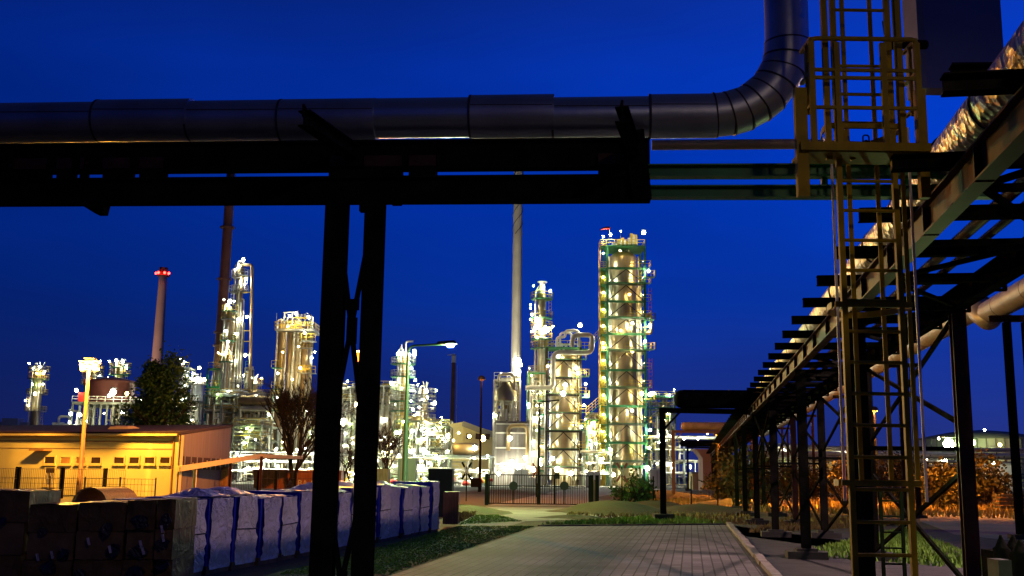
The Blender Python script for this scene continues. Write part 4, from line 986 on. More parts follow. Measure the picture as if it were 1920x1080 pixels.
def frame(u0,u1,vt,dep,dd,label,lv,name='process_structure',cat='process structure',bays=None,seed=0,npipe=20,nlamp=8,kinds=LK,steel='frame_steel',railm='yellow_paint',group=None,vess=2,brace=True,zbase=0,tanks=True,ls=.24,dense=None):
    rd=random.Random(seed or int(u0*3+vt)); x0,x1=P(u0,vt+40,dep).x,P(u1,vt+40,dep).x; zt=P((u0+u1)/2,vt,dep).z
    t=thing(name,label,cat,((x0+x1)/2,dep,0),group); W=x1-x0; bays=bays or max(1,int(W/5)); y1=dep+dd
    zs=[zbase+(zt-zbase)*(i+1)/lv for i in range(lv)]; cs=.3
    for i in range(bays+1):
        x=x0+W*i/bays
        for y in (dep,y1): b=MB(); b.bar((x,y,0),(x,y,zt),cs,cs,steel); b.build('column',t)
    b=MB()
    for i in range(bays+1):
        x=x0+W*i/bays
        for z in zs: b.bar((x,dep,z),(x,y1,z),cs*.7,cs*.8,steel)
    for j,z in enumerate(zs):
        for y in (dep,y1): b.bar((x0,y,z),(x1,y,z),cs*.8,cs,steel)
        zl=zs[j-1] if j else zbase
        if brace:
            for i in range(bays):
                if (i+j)%2==0 and W>4:
                    xa,xb=x0+W*i/bays,x0+W*(i+1)/bays; b.bar((xa,dep-.02,zl),((xa+xb)/2,dep-.02,z),.12,.12,steel); b.bar((xb,dep-.02,zl),((xa+xb)/2,dep-.02,z),.12,.12,steel)
    b.build('beams',t)
    b=MB()
    for z in zs[:-1] if len(zs)>1 else []: 
        if rd.random()<.55: b.box(x0+.1,x1-.1,dep+.2,y1-.2,z+.16,z+.2,'grey_steel')
    b.box(x0,x1,dep,y1,zt+.16,zt+.2,'grey_steel'); b.build('gratings',t)
    b=MB()
    for z in zs:
        if rd.random()<.75 or z==zs[-1]: railing(b,[(x0,dep-.1,z+.2),(x1,dep-.1,z+.2)],mat=railm,w=.08)
    b.build('railing',t)
    if vess:
        for q in range(vess):
            r=rd.uniform(.5,1.1)*min(1.3,W/8+.5); xx=rd.uniform(x0+r,x1-r); lvl=rd.randrange(len(zs)); za=zs[lvl-1] if lvl else 0; zb=zs[lvl]; b=MB(); yv=rd.uniform(dep+1.2,y1-1)
            if rd.random()<.6: vessel(b,(xx,yv),r,za+.2,min(zb+1,za+rd.uniform(2.5,5)),rd.choice(('cladding','cladding_warm','white_paint')),16)
            else:
                L=min(W*.5,rd.uniform(2,4)); zc_=(za+zb)/2; xa=max(x0,xx-L/2); b.tube([(xa-.3,yv,zc_),(xa,yv,zc_),(xa+L,yv,zc_),(xa+L+.3,yv,zc_)],[r*.5,r*.8,r*.8,r*.5],rd.choice(('cladding','white_paint')),14)
            b.build('vessel',t)
    b=MB(); pipework(b,x0,x1,dep-.3,y1,zbase+.6,zt+1.2,int(npipe*2.1),rd,rmax=.26); 
    for q in range(max(2,npipe//5)):
        xx=rd.uniform(x0,x1); r=rd.uniform(.1,.25); b.tube([(xx,dep-.35,.2),(xx,dep-.35,rd.uniform(.4,1)*zt)],r,rd.choice(('pipe_metal','white_paint')),8)
    b.build('pipework',t)
    # stairs
    if lv>2 and W>5:
        b=MB(); xs_=x1-2.4
        for j in range(lv-1):
            a,c=zs[j]-(zs[1]-zs[0])+.2,zs[j]+.2; p,q=((xs_,dep-.6,a),(xs_+2.2,dep-.6,c)) if j%2 else ((xs_+2.2,dep-.6,a),(xs_,dep-.6,c))
            b.bar(p,q,.7,.12,'grey_steel'); b.bar(Vector(p)+Vector((0,-.35,1)),Vector(q)+Vector((0,-.35,1)),.08,.08,railm)
        b.build('stairs',t)
    for q in range(nlamp):
        z=rd.choice(zs)+rd.uniform(-1.2,2.2); y=dep-.5 if rd.random()<.65 else rd.uniform(dep,y1); lamp(t,(rd.uniform(x0,x1),y,max(2,z)),rd.choice(kinds),ls*rd.choice((.5,.6,.7,.8,1,1.2,1.7)))
    return t
def braced_tower(u0,u1,vt,levels,dep,vu0,vu1,vdome,label,seed,chev=True,stairs=True,vmat='cladding',lamps=(),name='reactor_tower',g1='green_steel',g2='frame_steel'):
    rd=random.Random(seed); x0,x1=XA(u0,dep),XA(u1,dep); W=x1-x0; D=W; xc=(XA(vu0,dep)+XA(vu1,dep))/2; r=(XA(vu1,dep)-XA(vu0,dep))/2
    uc=(u0+u1)/2; zs=[P(uc,v,dep).z for v in levels]; zt=P(uc,vt,dep).z; t=thing(name,label,'reactor tower',((x0+x1)/2,dep,0)); y1=dep+D
    b=MB()
    for x in (x0,x1):
        for y in (dep,y1): b=MB(); b.bar((x,y,0),(x,y,zt),.42,.42,g1); b.build('column',t)
    zz=sorted(zs)
    for j,z in enumerate(zz):
        b=MB()
        for y in (dep,y1): b.bar((x0,y,z),(x1,y,z),.26,.32,g1 if j%2 else g2)
        for x in (x0,x1): b.bar((x,dep,z),(x,y1,z),.26,.3,g1)
        b.build('level_beam',t)
        if j<len(zz)-1:
            b=MB(); zn=zz[j+1]; xm=(x0+x1)/2
            for y in (dep-.05,y1):
                b.bar((x0,y,z+.1),(xm,y,zn-.15),.15,.15,'frame_dark'); b.bar((x1,y,z+.1),(xm,y,zn-.15),.15,.15,'frame_dark')
            b.bar((x0,dep,z),(x0,y1,zn),.15,.15,g1); b.bar((x1,dep,z),(x1,y1,zn),.15,.15,g1)
            b.build('chevron_brace',t)
    ycen=dep+D*.45; b=MB(); zd=P(uc,vdome,dep).z; vessel(b,(xc,ycen),r,.0,zd-r*.5,vmat,40,rings=12); sh=b.build('vessel',t)
    b=MB()
    for i in range(5):
        a=math.pi*(1.1+.8*i/4); px,py=xc+math.cos(a)*(r+.35),ycen+math.sin(a)*(r+.35)
        if i in(0,4): b.tube([(px,py,1),(px,py,zd-1)],.16,'pipe_metal',8)
    for xx in (x0+.7,x1-.7,x1-1.3): b.tube([(xx,dep+.9,1),(xx,dep+.9,zt-rd.uniform(1,9))],.17,'pipe_metal',8)
    for q in range(4): b.tube(elbow([(xc+rd.uniform(-.6,.6)*r,ycen,zd-.6),(xc+rd.uniform(-.6,.6)*r,ycen,zt+rd.uniform(.5,1.5)),(xc+rd.uniform(-.9,.9)*r,ycen,zt+1)],.3,2),.14,'white_paint',8)
    b.build('riser_pipes',t)
    # yellow gallery railings on every second level, wrapping right side
    for j,z in enumerate(zz):
        b=MB(); b.box(x0-.1,x1+1.0,dep-.9 if j%2==0 else dep-.1,dep+.3,z+.17,z+.25,'green_steel'); b.build('gallery',t)
        b=MB()
        if j%2==0 or j==len(zz)-1: railing(b,[(x0+W*.45,dep-.9,z+.25),(x1+1.0,dep-.9,z+.25),(x1+1.0,dep+2,z+.25)],w=.07,step=1.2)
        else: railing(b,[(x1-.6,dep-.2,z+.25),(x1+1,dep-.2,z+.25)],w=.07)
        b.build('railing',t)
    if stairs:
        xs_=x0-1.25
        b=MB()
        for xx in (xs_,): 
            for y in (dep,dep+3): b.bar((xx,y,0),(xx,y,zt),.16,.16,'yellow_paint')
        b.build('stair_posts',t)
        b=MB(); n=len(zz)*2; k=0
        prev=0
        allz=[]
        for z in zz: allz+= [(prev+z)/2,z]; prev=z
        prev=0
        for k,z in enumerate(allz):
            p,q=((x0-.65,dep+.3,prev),(x0-.65,dep+2.8,z)) if k%2 else ((x0-.65,dep+2.8,prev),(x0-.65,dep+.3,z)); b.bar(p,q,.8,.12,'yellow_paint'); prev=z
        b.build('stairs',t)
        for k,z in enumerate(zz+[zt]):
            b=MB(); b.box(xs_,x0-.1,dep-.2,dep+3.1,z-.05,z+.05,'green_steel'); railing(b,[(xs_,dep-.2,z+.05),(x0-.2,dep-.2,z+.05)],w=.08,step=.5,rails=(.05,.35,.65,1)); railing(b,[(xs_,dep-.2,z+.05),(xs_,dep+3.1,z+.05)],w=.08); b.build('stair_landing',t)
            lamp(t,(xs_+.5,dep-.3,z-1.3-rd.uniform(0,.4)),rd.choice(('cool','white','green')),.26)
    b=MB(); b.box(x0-.2,x1+.2,dep-.2,y1+.2,zt,zt+.15,'green_steel'); railing(b,[(x0-.1,dep-.1,zt+.15),(x1+.1,dep-.1,zt+.15),(x1+.1,y1,zt+.15),(x0-.1,y1,zt+.15)],closed=True,w=.08,step=1.2); b.build('top_deck',t)
    b=MB()
    for z in zz[-3:-1]: 
        for q in (-.3,.3): b.bar((x1-1+q,dep-.35,z),(x1-1+q,dep-.35,z+3.2),.07,.07,'yellow_paint')
    b.build('ladder',t)
    for (lu,lv,k,s) in lamps: lamp(t,P(lu,lv,dep-.9),k,s)
    for j,z in enumerate(zz): # lamps added out of sight behind the columns to streak the vessel with light
        lamp(t,(x0+.05,dep+.5,z+1.2),rd.choice(('white','cool','white')),.3)
        lamp(t,(x1-.05,dep+.5,z+1.4),rd.choice(('warm','warm','white')),.3)
    return t,x0,x1,zs,zt,(xc,ycen,r,zd)

# --- main tower
lev=[503.6,533.6,566,597.5,627,658.6,694.7,728,762,796,831,865.5]
braced_tower(1139.5,1212,462,lev,188,1147,1200,466,'tallest lattice tower with a shining vessel inside, green columns and yellow galleries',5,
  lamps=[(1145,440,'white',.42),(1131,444,'cool',.3),(1207,436,'white',.5),(1216,508,'white',.42),(1218,610,'white',.4),(1209,640,'white',.34),(1186,606,'white',.42),(1203,738,'warm',.5),(1219,740,'white',.5),(1185,770,'white',.42),(1219,806,'cool',.4),(1214,878,'white',.6),(1150,890,'white',.5),(1217,840,'green',.4),(1163,470,'warm',.25),(1180,552,'warm',.25),(1186,660,'warm',.25),(1132,652,'white',.3),(1164,620,'warm',.3)])
mt=sc.objects['reactor_tower']
# extra on top: windsock, mast lamp, gear
b=MB(); pm=P(1143,428,188); b.tube([Vector((pm.x,189,P(1143,455,188).z)),pm],.06,'grey_steel',6); b.build('mast',mt)
b=MB(); b.tube([pm,pm+Vector((-.7,-.2,.0)),pm+Vector((-1.6,-.4,-.35))],[.32,.26,.12],'cloth_red',10); b.build('windsock',mt)
pm=P(1164,433,188); b=MB(); b.tube([Vector((pm.x,189,P(1164,452,188).z)),pm],.05,'grey_steel',6); b.build('mast',mt); lamp(mt,pm,'cool',.2)
b=MB(); rd=random.Random(4)
for i in range(9):
    u=1160+i*4; p=P(u,448,190); b.box(p.x-.25,p.x+.25,190,191,p.z-1,p.z+rd.uniform(-.4,1.2),'white_paint' if i%2 else 'yellow_paint')
b.build('roof_gear',mt)
b=MB(); p=P(1221,625,187.5); q=P(1221,592,187.5); b.tube(elbow([Vector((p.x-1,187.5,p.z)),p,q,Vector((q.x-1,187.5,q.z))],.8),.28,'cladding_warm',10); b.build('side_pipe',mt)
for v0,v1,u in ((540,590,1216),(672,735,1217)):
    b=MB()
    for q in (0,.55): a=P(u,v0,187); c=P(u,v1,187); b.bar(a+UP*0+Vector((q,0,0)),c+Vector((q,0,0)),.07,.07,'red_paint')
    k=P(u,v1,187).z
    while k<P(u,v0,187).z: x=P(u,v0,187).x; b.bar((x,187,k),(x+.55,187,k),.06,.06,'red_paint'); k+=.7
    b.build('ladder',mt)
for v0 in (520,600,655,750,842):
    b=MB(); p=P(1214,v0,187.6); b.box(p.x-.2,p.x+1.2,186.6,188,p.z-.1,p.z,'green_steel'); railing(b,[(p.x-.2,186.6,p.z),(p.x+1.2,186.6,p.z),(p.x+1.2,188,p.z)],w=.07,step=.6); b.build('balcony',mt)
b=MB(); z=P(1175,868,188).z; b.box(XA(1139,188)-.2,XA(1212,188)+.2,187.6,196,z-.9,z-.4,'green_steel'); b.build('base_girder',mt)
# --- second reactor in frame
lev=[676,709,741,775,809,843,877]
_,rx0,rx1,_,_,_=braced_tower(1024,1088,652,lev,186,1036,1084,655,'broad shining reactor drum in a dark braced frame left of the tallest tower',8,stairs=False,
  lamps=[(1056,738,'white',.6),(1060,722,'cool',.5),(1046,780,'white',.35),(1090,800,'white',.4),(1088,610,'white',.5),(1047,668,'white',.45),(1083,700,'white',.4),(1045,880,'white',.7),(1070,888,'white',.6),(1036,860,'cool',.5),(1098,720,'white',.4),(1100,742,'cool',.4),(1095,760,'warm',.35),(1027,686,'warm',.3),(1080,690,'white',.45)],name='reactor_tower',g1='frame_dark',g2='frame_dark')
rt=[o for o in sc.objects if o.name=='reactor_tower.001'][0]
b=MB(); pp=[P(u,v,184) for u,v in ((985,727),(1032,727),(1037,722),(1037,661),(1104,661),(1110,655),(1110,632),(1104,628),(1075,628),(1072,650))]; b.tube(elbow(pp,1.2,5),.42,'pipe_metal',14); b.build('crossover_pipe',rt)
b=MB(); pp=[P(u,v,185) for u,v in ((1044,650),(1044,632),(1060,632),(1060,620),(1085,620),(1085,650))]; b.tube(elbow(pp,.6,3),.25,'white_paint',10); pp=[P(u,v,186) for u,v in ((1050,650),(1050,624),(1072,624),(1072,645))]; b.tube(elbow(pp,.6,3),.2,'white_paint',10); b.build('top_pipework',rt)
for v in (655,705,745,800,845):
    b=MB(); p=P(1092,v,187); b.box(p.x-.6,p.x+1.2,185.8,188,p.z-.1,p.z,'green_steel'); railing(b,[(p.x-.6,185.8,p.z),(p.x+1.2,185.8,p.z),(p.x+1.2,188,p.z)],w=.08,step=.7); b.build('balcony',rt)
# --- bridge stair between the two towers
t=thing('stair_bridge','sloping yellow stair bridge joining the reactor drum frame to the tallest tower','stair',P(1117,645,186))
for (ua,va),(ub_,vb) in (((1108,650),(1128,628)),((1098,782),(1128,756))):
    b=MB(); a,c=P(ua,va,186),P(ub_,vb,186)
    b.bar(a,c,.9,.15,'green_steel'); 
    for q in (.5,1.0,1.5): b.bar(a+UP*q+Vector((0,-.4,0)),c+UP*q+Vector((0,-.4,0)),.08,.08,'yellow_paint')
    for i in range(6): p=a+(c-a)*i/5+Vector((0,-.4,0)); b.bar(p,p+UP*1.5,.08,.08,'yellow_paint')
    b.build('flight',t)
# --- chimneys
def chimney(u,vt,dep,r0,r1,mat,label,name='chimney',extra=None):
    x=P(u,vt,dep).x; z=P(u,vt,dep).z; t=thing(name,label,'chimney',(x,dep,0)); b=MB(); n=10
    b.rev((x,dep,0),[(r0+(r1-r0)*i/n,z*i/n) for i in range(n+1)]+[(r1*.8,z),(r1*.8,z-1)],mat,32); b.build('shaft',t); return t,x,z
t,x,z=chimney(307,502,480,3.3,1.75,'concrete_stack','tall tapering pinkish chimney with a ring of red lights')
b=MB(); zr_=P(306,517,480).z; b.rev((x,480,zr_),[(1.8,-.2),(3.0,-.2),(3.0,.1),(1.8,.1)],'tank_red',16,False); railing(b,[(x+3*math.cos(a),480+3*math.sin(a),zr_) for a in [k*math.pi/5 for k in range(10)]],closed=True,w=.12,mat='red_paint'); b.build('platform',t)
b=MB(); b.rev((x,480,P(306,502,480).z-3.2),[(1.9,0),(1.95,3.2)],'tank_red',24); b.build('top_band',t)
for a in (3.5,4.3,5.2,5.9): lamp(t,(x+3.1*math.cos(a),480+3.1*math.sin(a),zr_+.9),'red',.75)
t,x,z=chimney(973,250,240,1.2,1.02,'chimney_steel','tall pale steel chimney with a spiral strake rising above the black beam')
b=MB(); pts=[]; z1_=P(970,440,240).z
for k in range(3):
    pts=[];m_=60
    for i in range(m_): 
        zz_=z1_+i*.42; a=i*.30+k*2.09; pts.append((x+1.1*math.cos(a),240+1.1*math.sin(a),zz_))
    b.tube(pts,.1,'seam_dark',4,sm=False)
b.build('spiral_strake',t)
b=MB(); b.bar((x+.9,238.7,10),(x+.9,238.7,z),.14,.1,'seam_dark'); b.build('conduit',t)
for (u,v,k,s) in ((972,676,'white',.8),(976,684,'white',.6),(966,680,'white',.6),(968,672,'cool',.5)): lamp(t,P(u,v,237.5),k,s)
t,x,z=chimney(433,320,230,1.35,.9,'red_stack','dark rusty flare stack rising behind the black beam on the left',name='flare_stack')
b=MB()
for v in (428,525,625,650): zz_=P(424,v,230).z; b.rev((x,230,zz_),[(.8,0),(1.6,0),(1.6,.35),(.8,.35)],'red_stack',14,False)
b.build('stiffener_ring',t)
b=MB(); b.bar((x+1.3,229.5,5),(x+1.2,229.5,z),.1,.1,'grey_steel'); b.rev((x,230,0),[(2.6,0),(2.2,14),(1.4,22)],'frame_steel',6,False); b.build('skirt',t)
lamp(t,P(420,672,226),'warm',.4); lamp(t,P(416,664,226),'green',.4)
t,x,z=chimney(851,665,300,.75,.55,'red_stack','thin dark red lattice-guyed stack with white bands behind the cream hall',name='vent_stack')
b=MB()
for v0,v1,m in ((667,680,'white_paint'),): 
    a=P(851,v1,300).z; c=P(851,v0,300).z; b.rev((x,300,a),[(.62,0),(.62,c-a)],m,12)
b.bar((x+1.3,300,2),(x+1.0,300,z-3),.1,.1,'grey_steel'); b.bar((x-1.8,300,z-.2),(x+.3,300,z+.1),.25,.2,'white_paint'); b.build('banding',t)

def fill_spot(parent,pos,target,power,col,ang,blend=.6):  # added spot without a fixture, brightens a stack from mid-air
    l=bpy.data.lights.new('stack_fill','SPOT'); l.energy=power; l.color=col; l.spot_size=R(ang); l.spot_blend=blend; l.shadow_soft_size=.4
    o=bpy.data.objects.new('stack_fill',l); sc.collection.objects.link(o); o.parent=parent; o.location=Vector(pos)-parent.location
    o.rotation_euler=(Vector(target)-Vector(pos)).to_track_quat('-Z','Y').to_euler()
for nm,dx,dy,z,tz,pw_,col,ang in (('chimney.001',-9,-26,16,44,60000,(1,.93,.66),75),('chimney',-25,-55,8,52,150000,(1,.66,.5),60),('flare_stack',10,-20,30,52,5000,(1,.5,.4),70)):
    o=sc.objects[nm]; x,y,_z=o.location; fill_spot(o,(x+dx,y+dy,z),(x,y,tz),pw_,col,ang)
# --- far left
column(74,690,17,255,'slender lit column with yellow crown at the far left above the roof',plats=(697,712,740,772),pipes=2,lamps=[(66,738,'white',.5),(75,688,'white',.4),(68,700,'warm',.3),(82,700,'warm',.3)],seed=3,pw=1.3,ls=.3)
column(175,690,16,265,'left of the two columns with bright crowns behind the dark red drum',plats=(695,706,722),pipes=2,lamps=[(165,686,'white',.5),(176,684,'white',.5),(183,692,'white',.5)],seed=13,pw=1.5,ls=.3)
column(226,684,16,262,'right of the two columns with bright crowns beside the leafy tree',plats=(690,704,724,750),pipes=2,lamps=[(218,676,'white',.5),(230,678,'white',.45),(237,690,'white',.4)],seed=15,pw=1.5,ls=.3)
# red drum on a deck
t=thing('storage_drum','big dull red drum standing on a lit steel deck left of the leafy tree','drum',(XA(200,228),228,0)); xd=XA(199,228); zd0=P(199,758,228).z; zd1=P(199,714,228).z; rD=(XA(240,228)-XA(158,228))/2
b=MB(); b.rev((xd,228,0),[(rD,zd0),(rD,zd1-.6),(rD*1.03,zd1-.5),(rD*1.03,zd1),(rD*.96,zd1),(rD*.5,zd1+.6),(0,zd1+.8)],'tank_red',40); b.build('shell',t)
b=MB(); b.box(XA(124,220),XA(250,220),220,236,zd0-.5,zd0,'frame_steel'); railing(b,[(XA(124,220),220,zd0),(XA(250,220),220,zd0)],w=.1,mat='white_paint'); b.build('deck',t)
b=MB()
for u in (126,140,156,168,180,192,204,216,230,244): b.bar((XA(u,220.5),220.5,0),(XA(u,220.5),220.5,zd0-.5),.35,.35,'frame_steel')
b.build('legs',t)
b=MB(); rd=random.Random(6); pipework(b,XA(124,222),XA(160,222),219,228,1,zd0-1,34,rd,mats=('white_paint','pipe_metal')); pipework(b,XA(165,222),XA(250,222),221,228,1,zd0-1,20,rd); b.build('pipework',t)
b=MB(); p=P(174,748,224); b.box(p.x-.7,p.x+.9,218,219,p.z-.9,p.z+.9,'red_paint'); b.build('control_box',t)
for (u,v,k,s) in ((143,732,'white',.5),(212,735,'white',.9),(205,742,'white',.5),(230,773,'white',.6),(133,776,'cool',.5),(150,778,'white',.5),(130,792,'white',.4),(160,790,'white',.5),(238,738,'warm',.5),(162,745,'warm',.3),(195,775,'warm',.3)): lamp(t,P(u,v,217.5),k,s)
frame(236,372,752,235,12,'lit steelwork glimmering behind the crown of the leafy tree',4,seed=21,npipe=40,nlamp=34,kinds=('white','white','warm','cool'),ls=.34,vess=3)
frame(333,352,690,240,5,'narrow lit steel tower at the right edge of the leafy tree crown',8,seed=22,npipe=10,nlamp=12,kinds=('white','cool'),ls=.3,vess=0,bays=1)
column(372,706,22,245,'short bright lit drum with round top between the leafy tree and the green frame',plats=(722,),mat='white_paint',pipes=2,lamps=[(362,700,'white',.4),(374,690,'white',.5),(364,712,'white',.5),(383,712,'white',.5)],seed=23,pw=1.2)
t=thing('far_building','low pale far-off building at the far left horizon','building',P(30,795,420)); b=MB(); a=P(-40,792,420); c=P(60,792,420); b.box(a.x,c.x,420,430,0,c.z,'tank_white'); a=P(8,785,420); c=P(38,785,420); b.box(a.x,c.x,418,424,c.z-3,c.z,'tank_white'); b.build('body',t)
b=MB(); p=P(100,800,260); 
for i in range(4): q=P(102+i*7,795+i%2*2,260); b.tube([q+Vector((-.4,0,0)),q+Vector((.5,0,0))],.4,'white_paint',8)
q=P(118,789,260); b.tube(elbow([q+Vector((-1,0,-2)),q+Vector((-1,0,1)),q+Vector((1.5,0,1)),q+Vector((1.5,0,-2))],.5),.3,'white_paint',8); b.box(P(100,800,260).x,P(125,800,260).x,259,262,0,P(110,800,260).z,'frame_steel')
pv_=b.build('pipe_manifold',loc=(p.x,260,0)); tag(pv_,'small white lit pipe manifold left of the red drum deck','pipework')
# --- green frame with yellow crown and tall twin column B
frame(388,436,692,205,6,'dark green lattice frame with bright yellow crown railing left of the slim twin columns',6,steel='dark_green_steel',seed=31,npipe=30,nlamp=6,vess=2,bays=2,ls=.3)
t,x,r,zt=column(452,500,13,204,'tallest slim column of the left group with white piping on its head',plats=(518,548,720),pipes=5,lamps=[(456,487,'white',.45),(461,523,'white',.4),(463,594,'white',.4),(460,666,'white',.45),(441,506,'white',.2)],seed=33,mat='cladding_warm',railm='white_paint')
b=MB(); pp=[P(u,v,203) for u,v in ((450,512),(450,497),(471,497),(473,503),(468,760))]; b.tube(elbow(pp,.9,4),.3,'cladding_warm',10); b.build('overhead_line',t)
b=MB(); pp=[P(u,v,203) for u,v in ((446,505),(446,490),(458,490))]; b.tube(elbow(pp,.5,3),.22,'white_paint',8); b.build('vent_pipe',t)
b=MB()
for v in (548,620,640,665,700): a=P(457,v,203); c=P(470,v,203); b.bar(a,c,.15,.15,'yellow_paint')
b.build('pipe_support',t)
for v,u0,u1 in ((520,436,452),(548,432,448)):
    b=MB(); p=P(u0,v,203); q=P(u1,v,203); b.box(p.x,q.x,202,204.5,p.z-.12,p.z,'grey_steel'); railing(b,[(p.x,202,p.z),(q.x,202,p.z)],w=.08,mat='white_paint',step=.7); b.build('balcony',t)
column(431,575,10,200,'second slim column with glowing head close to the rusty flare stack',plats=(585,600,640,680),pipes=3,lamps=[(431,565,'white',.5),(426,573,'white',.35),(428,640,'white',.3),(427,650,'white',.3),(424,660,'warm',.3)],seed=35,railm='yellow_paint',mat='cladding_warm')
frame(421,446,600,203,4,'slender pipe-filled lattice beside the tallest slim column',10,seed=36,npipe=44,nlamp=7,vess=0,bays=1,ls=.26,kinds=('white','warm','cool','white'))
frame(458,466,690,206,3,'narrow green lit lattice of gratings right of the tallest slim column',5,seed=37,npipe=8,nlamp=5,vess=0,bays=1,ls=.3,kinds=('green','cool','white'),railm='green_steel')
frame(380,452,742,196,9,'lit equipment deck at the foot of the green frame and slim columns',5,seed=38,npipe=80,nlamp=9,vess=5,ls=.28)
frame(452,522,744,198,9,'pipe deck carrying a long horizontal duct between the slim columns and column group',5,seed=39,npipe=90,nlamp=9,vess=4,ls=.26)
t=thing('horizontal_duct','long rusty grey horizontal duct between slim columns and column group','duct',P(485,752,197)); b=MB(); b.tube([P(452,750,196),P(524,752,196)],.85,'cladding_warm',16); b.tube([P(452,766,196),P(524,766,196)],.5,'pipe_metal',12); b.build('duct_body',t)
column(478,712,12,215,'squat yellow-topped column with two lamps left of the column group',plats=(722,),pipes=2,lamps=[(474,708,'white',.4),(479,716,'white',.4),(482,740,'white',.5),(472,745,'white',.4)],seed=40,mat='cladding_warm')
# --- column group E
gE=[(531,605,17,'cladding_warm','left dark-sided column of the group left of the portal posts'),(548,600,13,'cladding_warm','second column of the group left of the portal posts, tallest lamp above it'),(561,598,11,'pipe_metal','third column of the group, slim pale pipe column'),(573,628,14,'cladding_warm','fourth column of the group with amber belt near its head'),(585,612,7,'pipe_metal','slimmest and rightmost column of the group left of the portal posts')]
for i,(u,v,wp,m,lb) in enumerate(gE):
    column(u,v,wp,176+i*.4,lb,plats=() if i not in (3,) else (640,655,700),mat=m,pipes=2 if i<4 else 1,seed=50+i,topgear=i%2==0,group='clustered columns left of the portal posts',pw=.7)
t=thing('column_head_platform','shared yellow railed platform crowning the clustered columns','platform',P(552,615,174)); z=P(552,617,174).z; a=P(516,617,174).x; c=P(590,617,174).x
b=MB(); b.box(a,c,173.5,180,z-.3,z,'grey_steel'); b.build('deck',t); b=MB(); railing(b,[(a,180,z),(a,173.5,z),(c,173.5,z),(c,180,z)],w=.09,step=1); b.build('railing',t)
b=MB(); rd=random.Random(9); pipework(b,a+1,c-1,174,179,z,z+3,26,rd,mats=('white_paint','yellow_paint','pipe_metal'),rmax=.16); 
p=P(587,593,174); b.tube(elbow([Vector((p.x,174,z)),p,p+Vector((-1.1,0,0))],.4),.1,'white_paint',8); p=P(519,587,174); b.bar(Vector((p.x,174,z)),p,.07,.07,'grey_steel'); b.build('head_pipework',t)
for v in (640,700,760):
    b=MB(); p=P(584,v,174.5); b.box(p.x-1.5,p.x+.8,173.5,175,p.z-.1,p.z,'grey_steel'); railing(b,[(p.x-1.5,173.5,p.z),(p.x+.8,173.5,p.z)],w=.08,step=.6); b.build('side_landing',t)
for v in (690,730,745,770):
    b=MB(); p=P(519,v,174.5); b.box(p.x-.7,p.x+.9,173.5,175,p.z-.1,p.z,'green_steel'); railing(b,[(p.x-.7,173.5,p.z),(p.x+.9,173.5,p.z)],w=.08,step=.6,mat='yellow_paint'); b.build('side_landing',t)
for (u,v,k,s) in ((555,588,'white',.42),(543,593,'white',.32),(579,596,'white',.3),(571,624,'white',.34),(563,690,'warm',.34),(521,700,'cool',.3),(520,745,'cool',.3),(576,770,'white',.36),(590,660,'warm',.2),(548,712,'warm',.2),(530,660,'warm',.2),(540,612,'warm',.25),(560,650,'warm',.2)): lamp(t,P(u,v,172.8),k,s)
frame(500,600,780,182,10,'dense lit pipe frame behind the bare tree and under the column group',5,seed=60,npipe=90,nlamp=22,vess=5,ls=.26)
frame(436,506,800,168,6,'low pipe rack with wide yellow beam left of the bare tree',4,seed=61,npipe=60,nlamp=12,vess=2,ls=.24,name='pipe_rack',cat='pipe rack')
# --- centre left dense group, behind the portal posts
frame(600,682,728,200,12,'tall cluttered unit with grey panelled top seen between the portal posts',7,seed=62,npipe=110,nlamp=34,vess=6,ls=.3,kinds=('white','cool','white','green'))
frame(700,752,728,196,10,'bright white pipe unit immediately right of the portal posts',6,seed=63,npipe=90,nlamp=26,vess=5,ls=.3,kinds=('white','cool','white','warm'))
t,x,r,zt=column(757,660,13,192,'column with gooseneck vent on its crown behind the curved street lamp',plats=(684,708,735,754,772),pipes=4,lamps=[(777,659,'white',.5),(768,665,'white',.4),(752,662,'cool',.4),(745,664,'green',.35),(779,713,'white',.4),(771,690,'cool',.3)],seed=64,mat='cladding_warm',railm='white_paint',pw=1.6)
b=MB(); pp=[P(u,v,191) for u,v in ((761,665),(761,640),(775,640))]; b.tube(elbow(pp,.5,4),.16,'white_paint',8); b.build('gooseneck',t)
frame(738,786,790,186,8,'green and white pipe clutter around the lower curved street lamp pole',6,seed=65,npipe=90,nlamp=20,vess=3,ls=.28,kinds=('green','green','white','cool'))
column(797,728,11,196,'shorter column with side balconies right of the curved street lamp',plats=(742,757,772,790),pipes=3,lamps=[(815,756,'white',.5),(799,733,'white',.5),(783,776,'white',.4)],seed=66,mat='cladding_warm',railm='white_paint',pw=1.5)
frame(778,842,800,188,9,'low bright equipment frame right of the shorter balcony column',5,seed=67,npipe=80,nlamp=26,vess=5,ls=.27,kinds=('white','green','cool','white'))
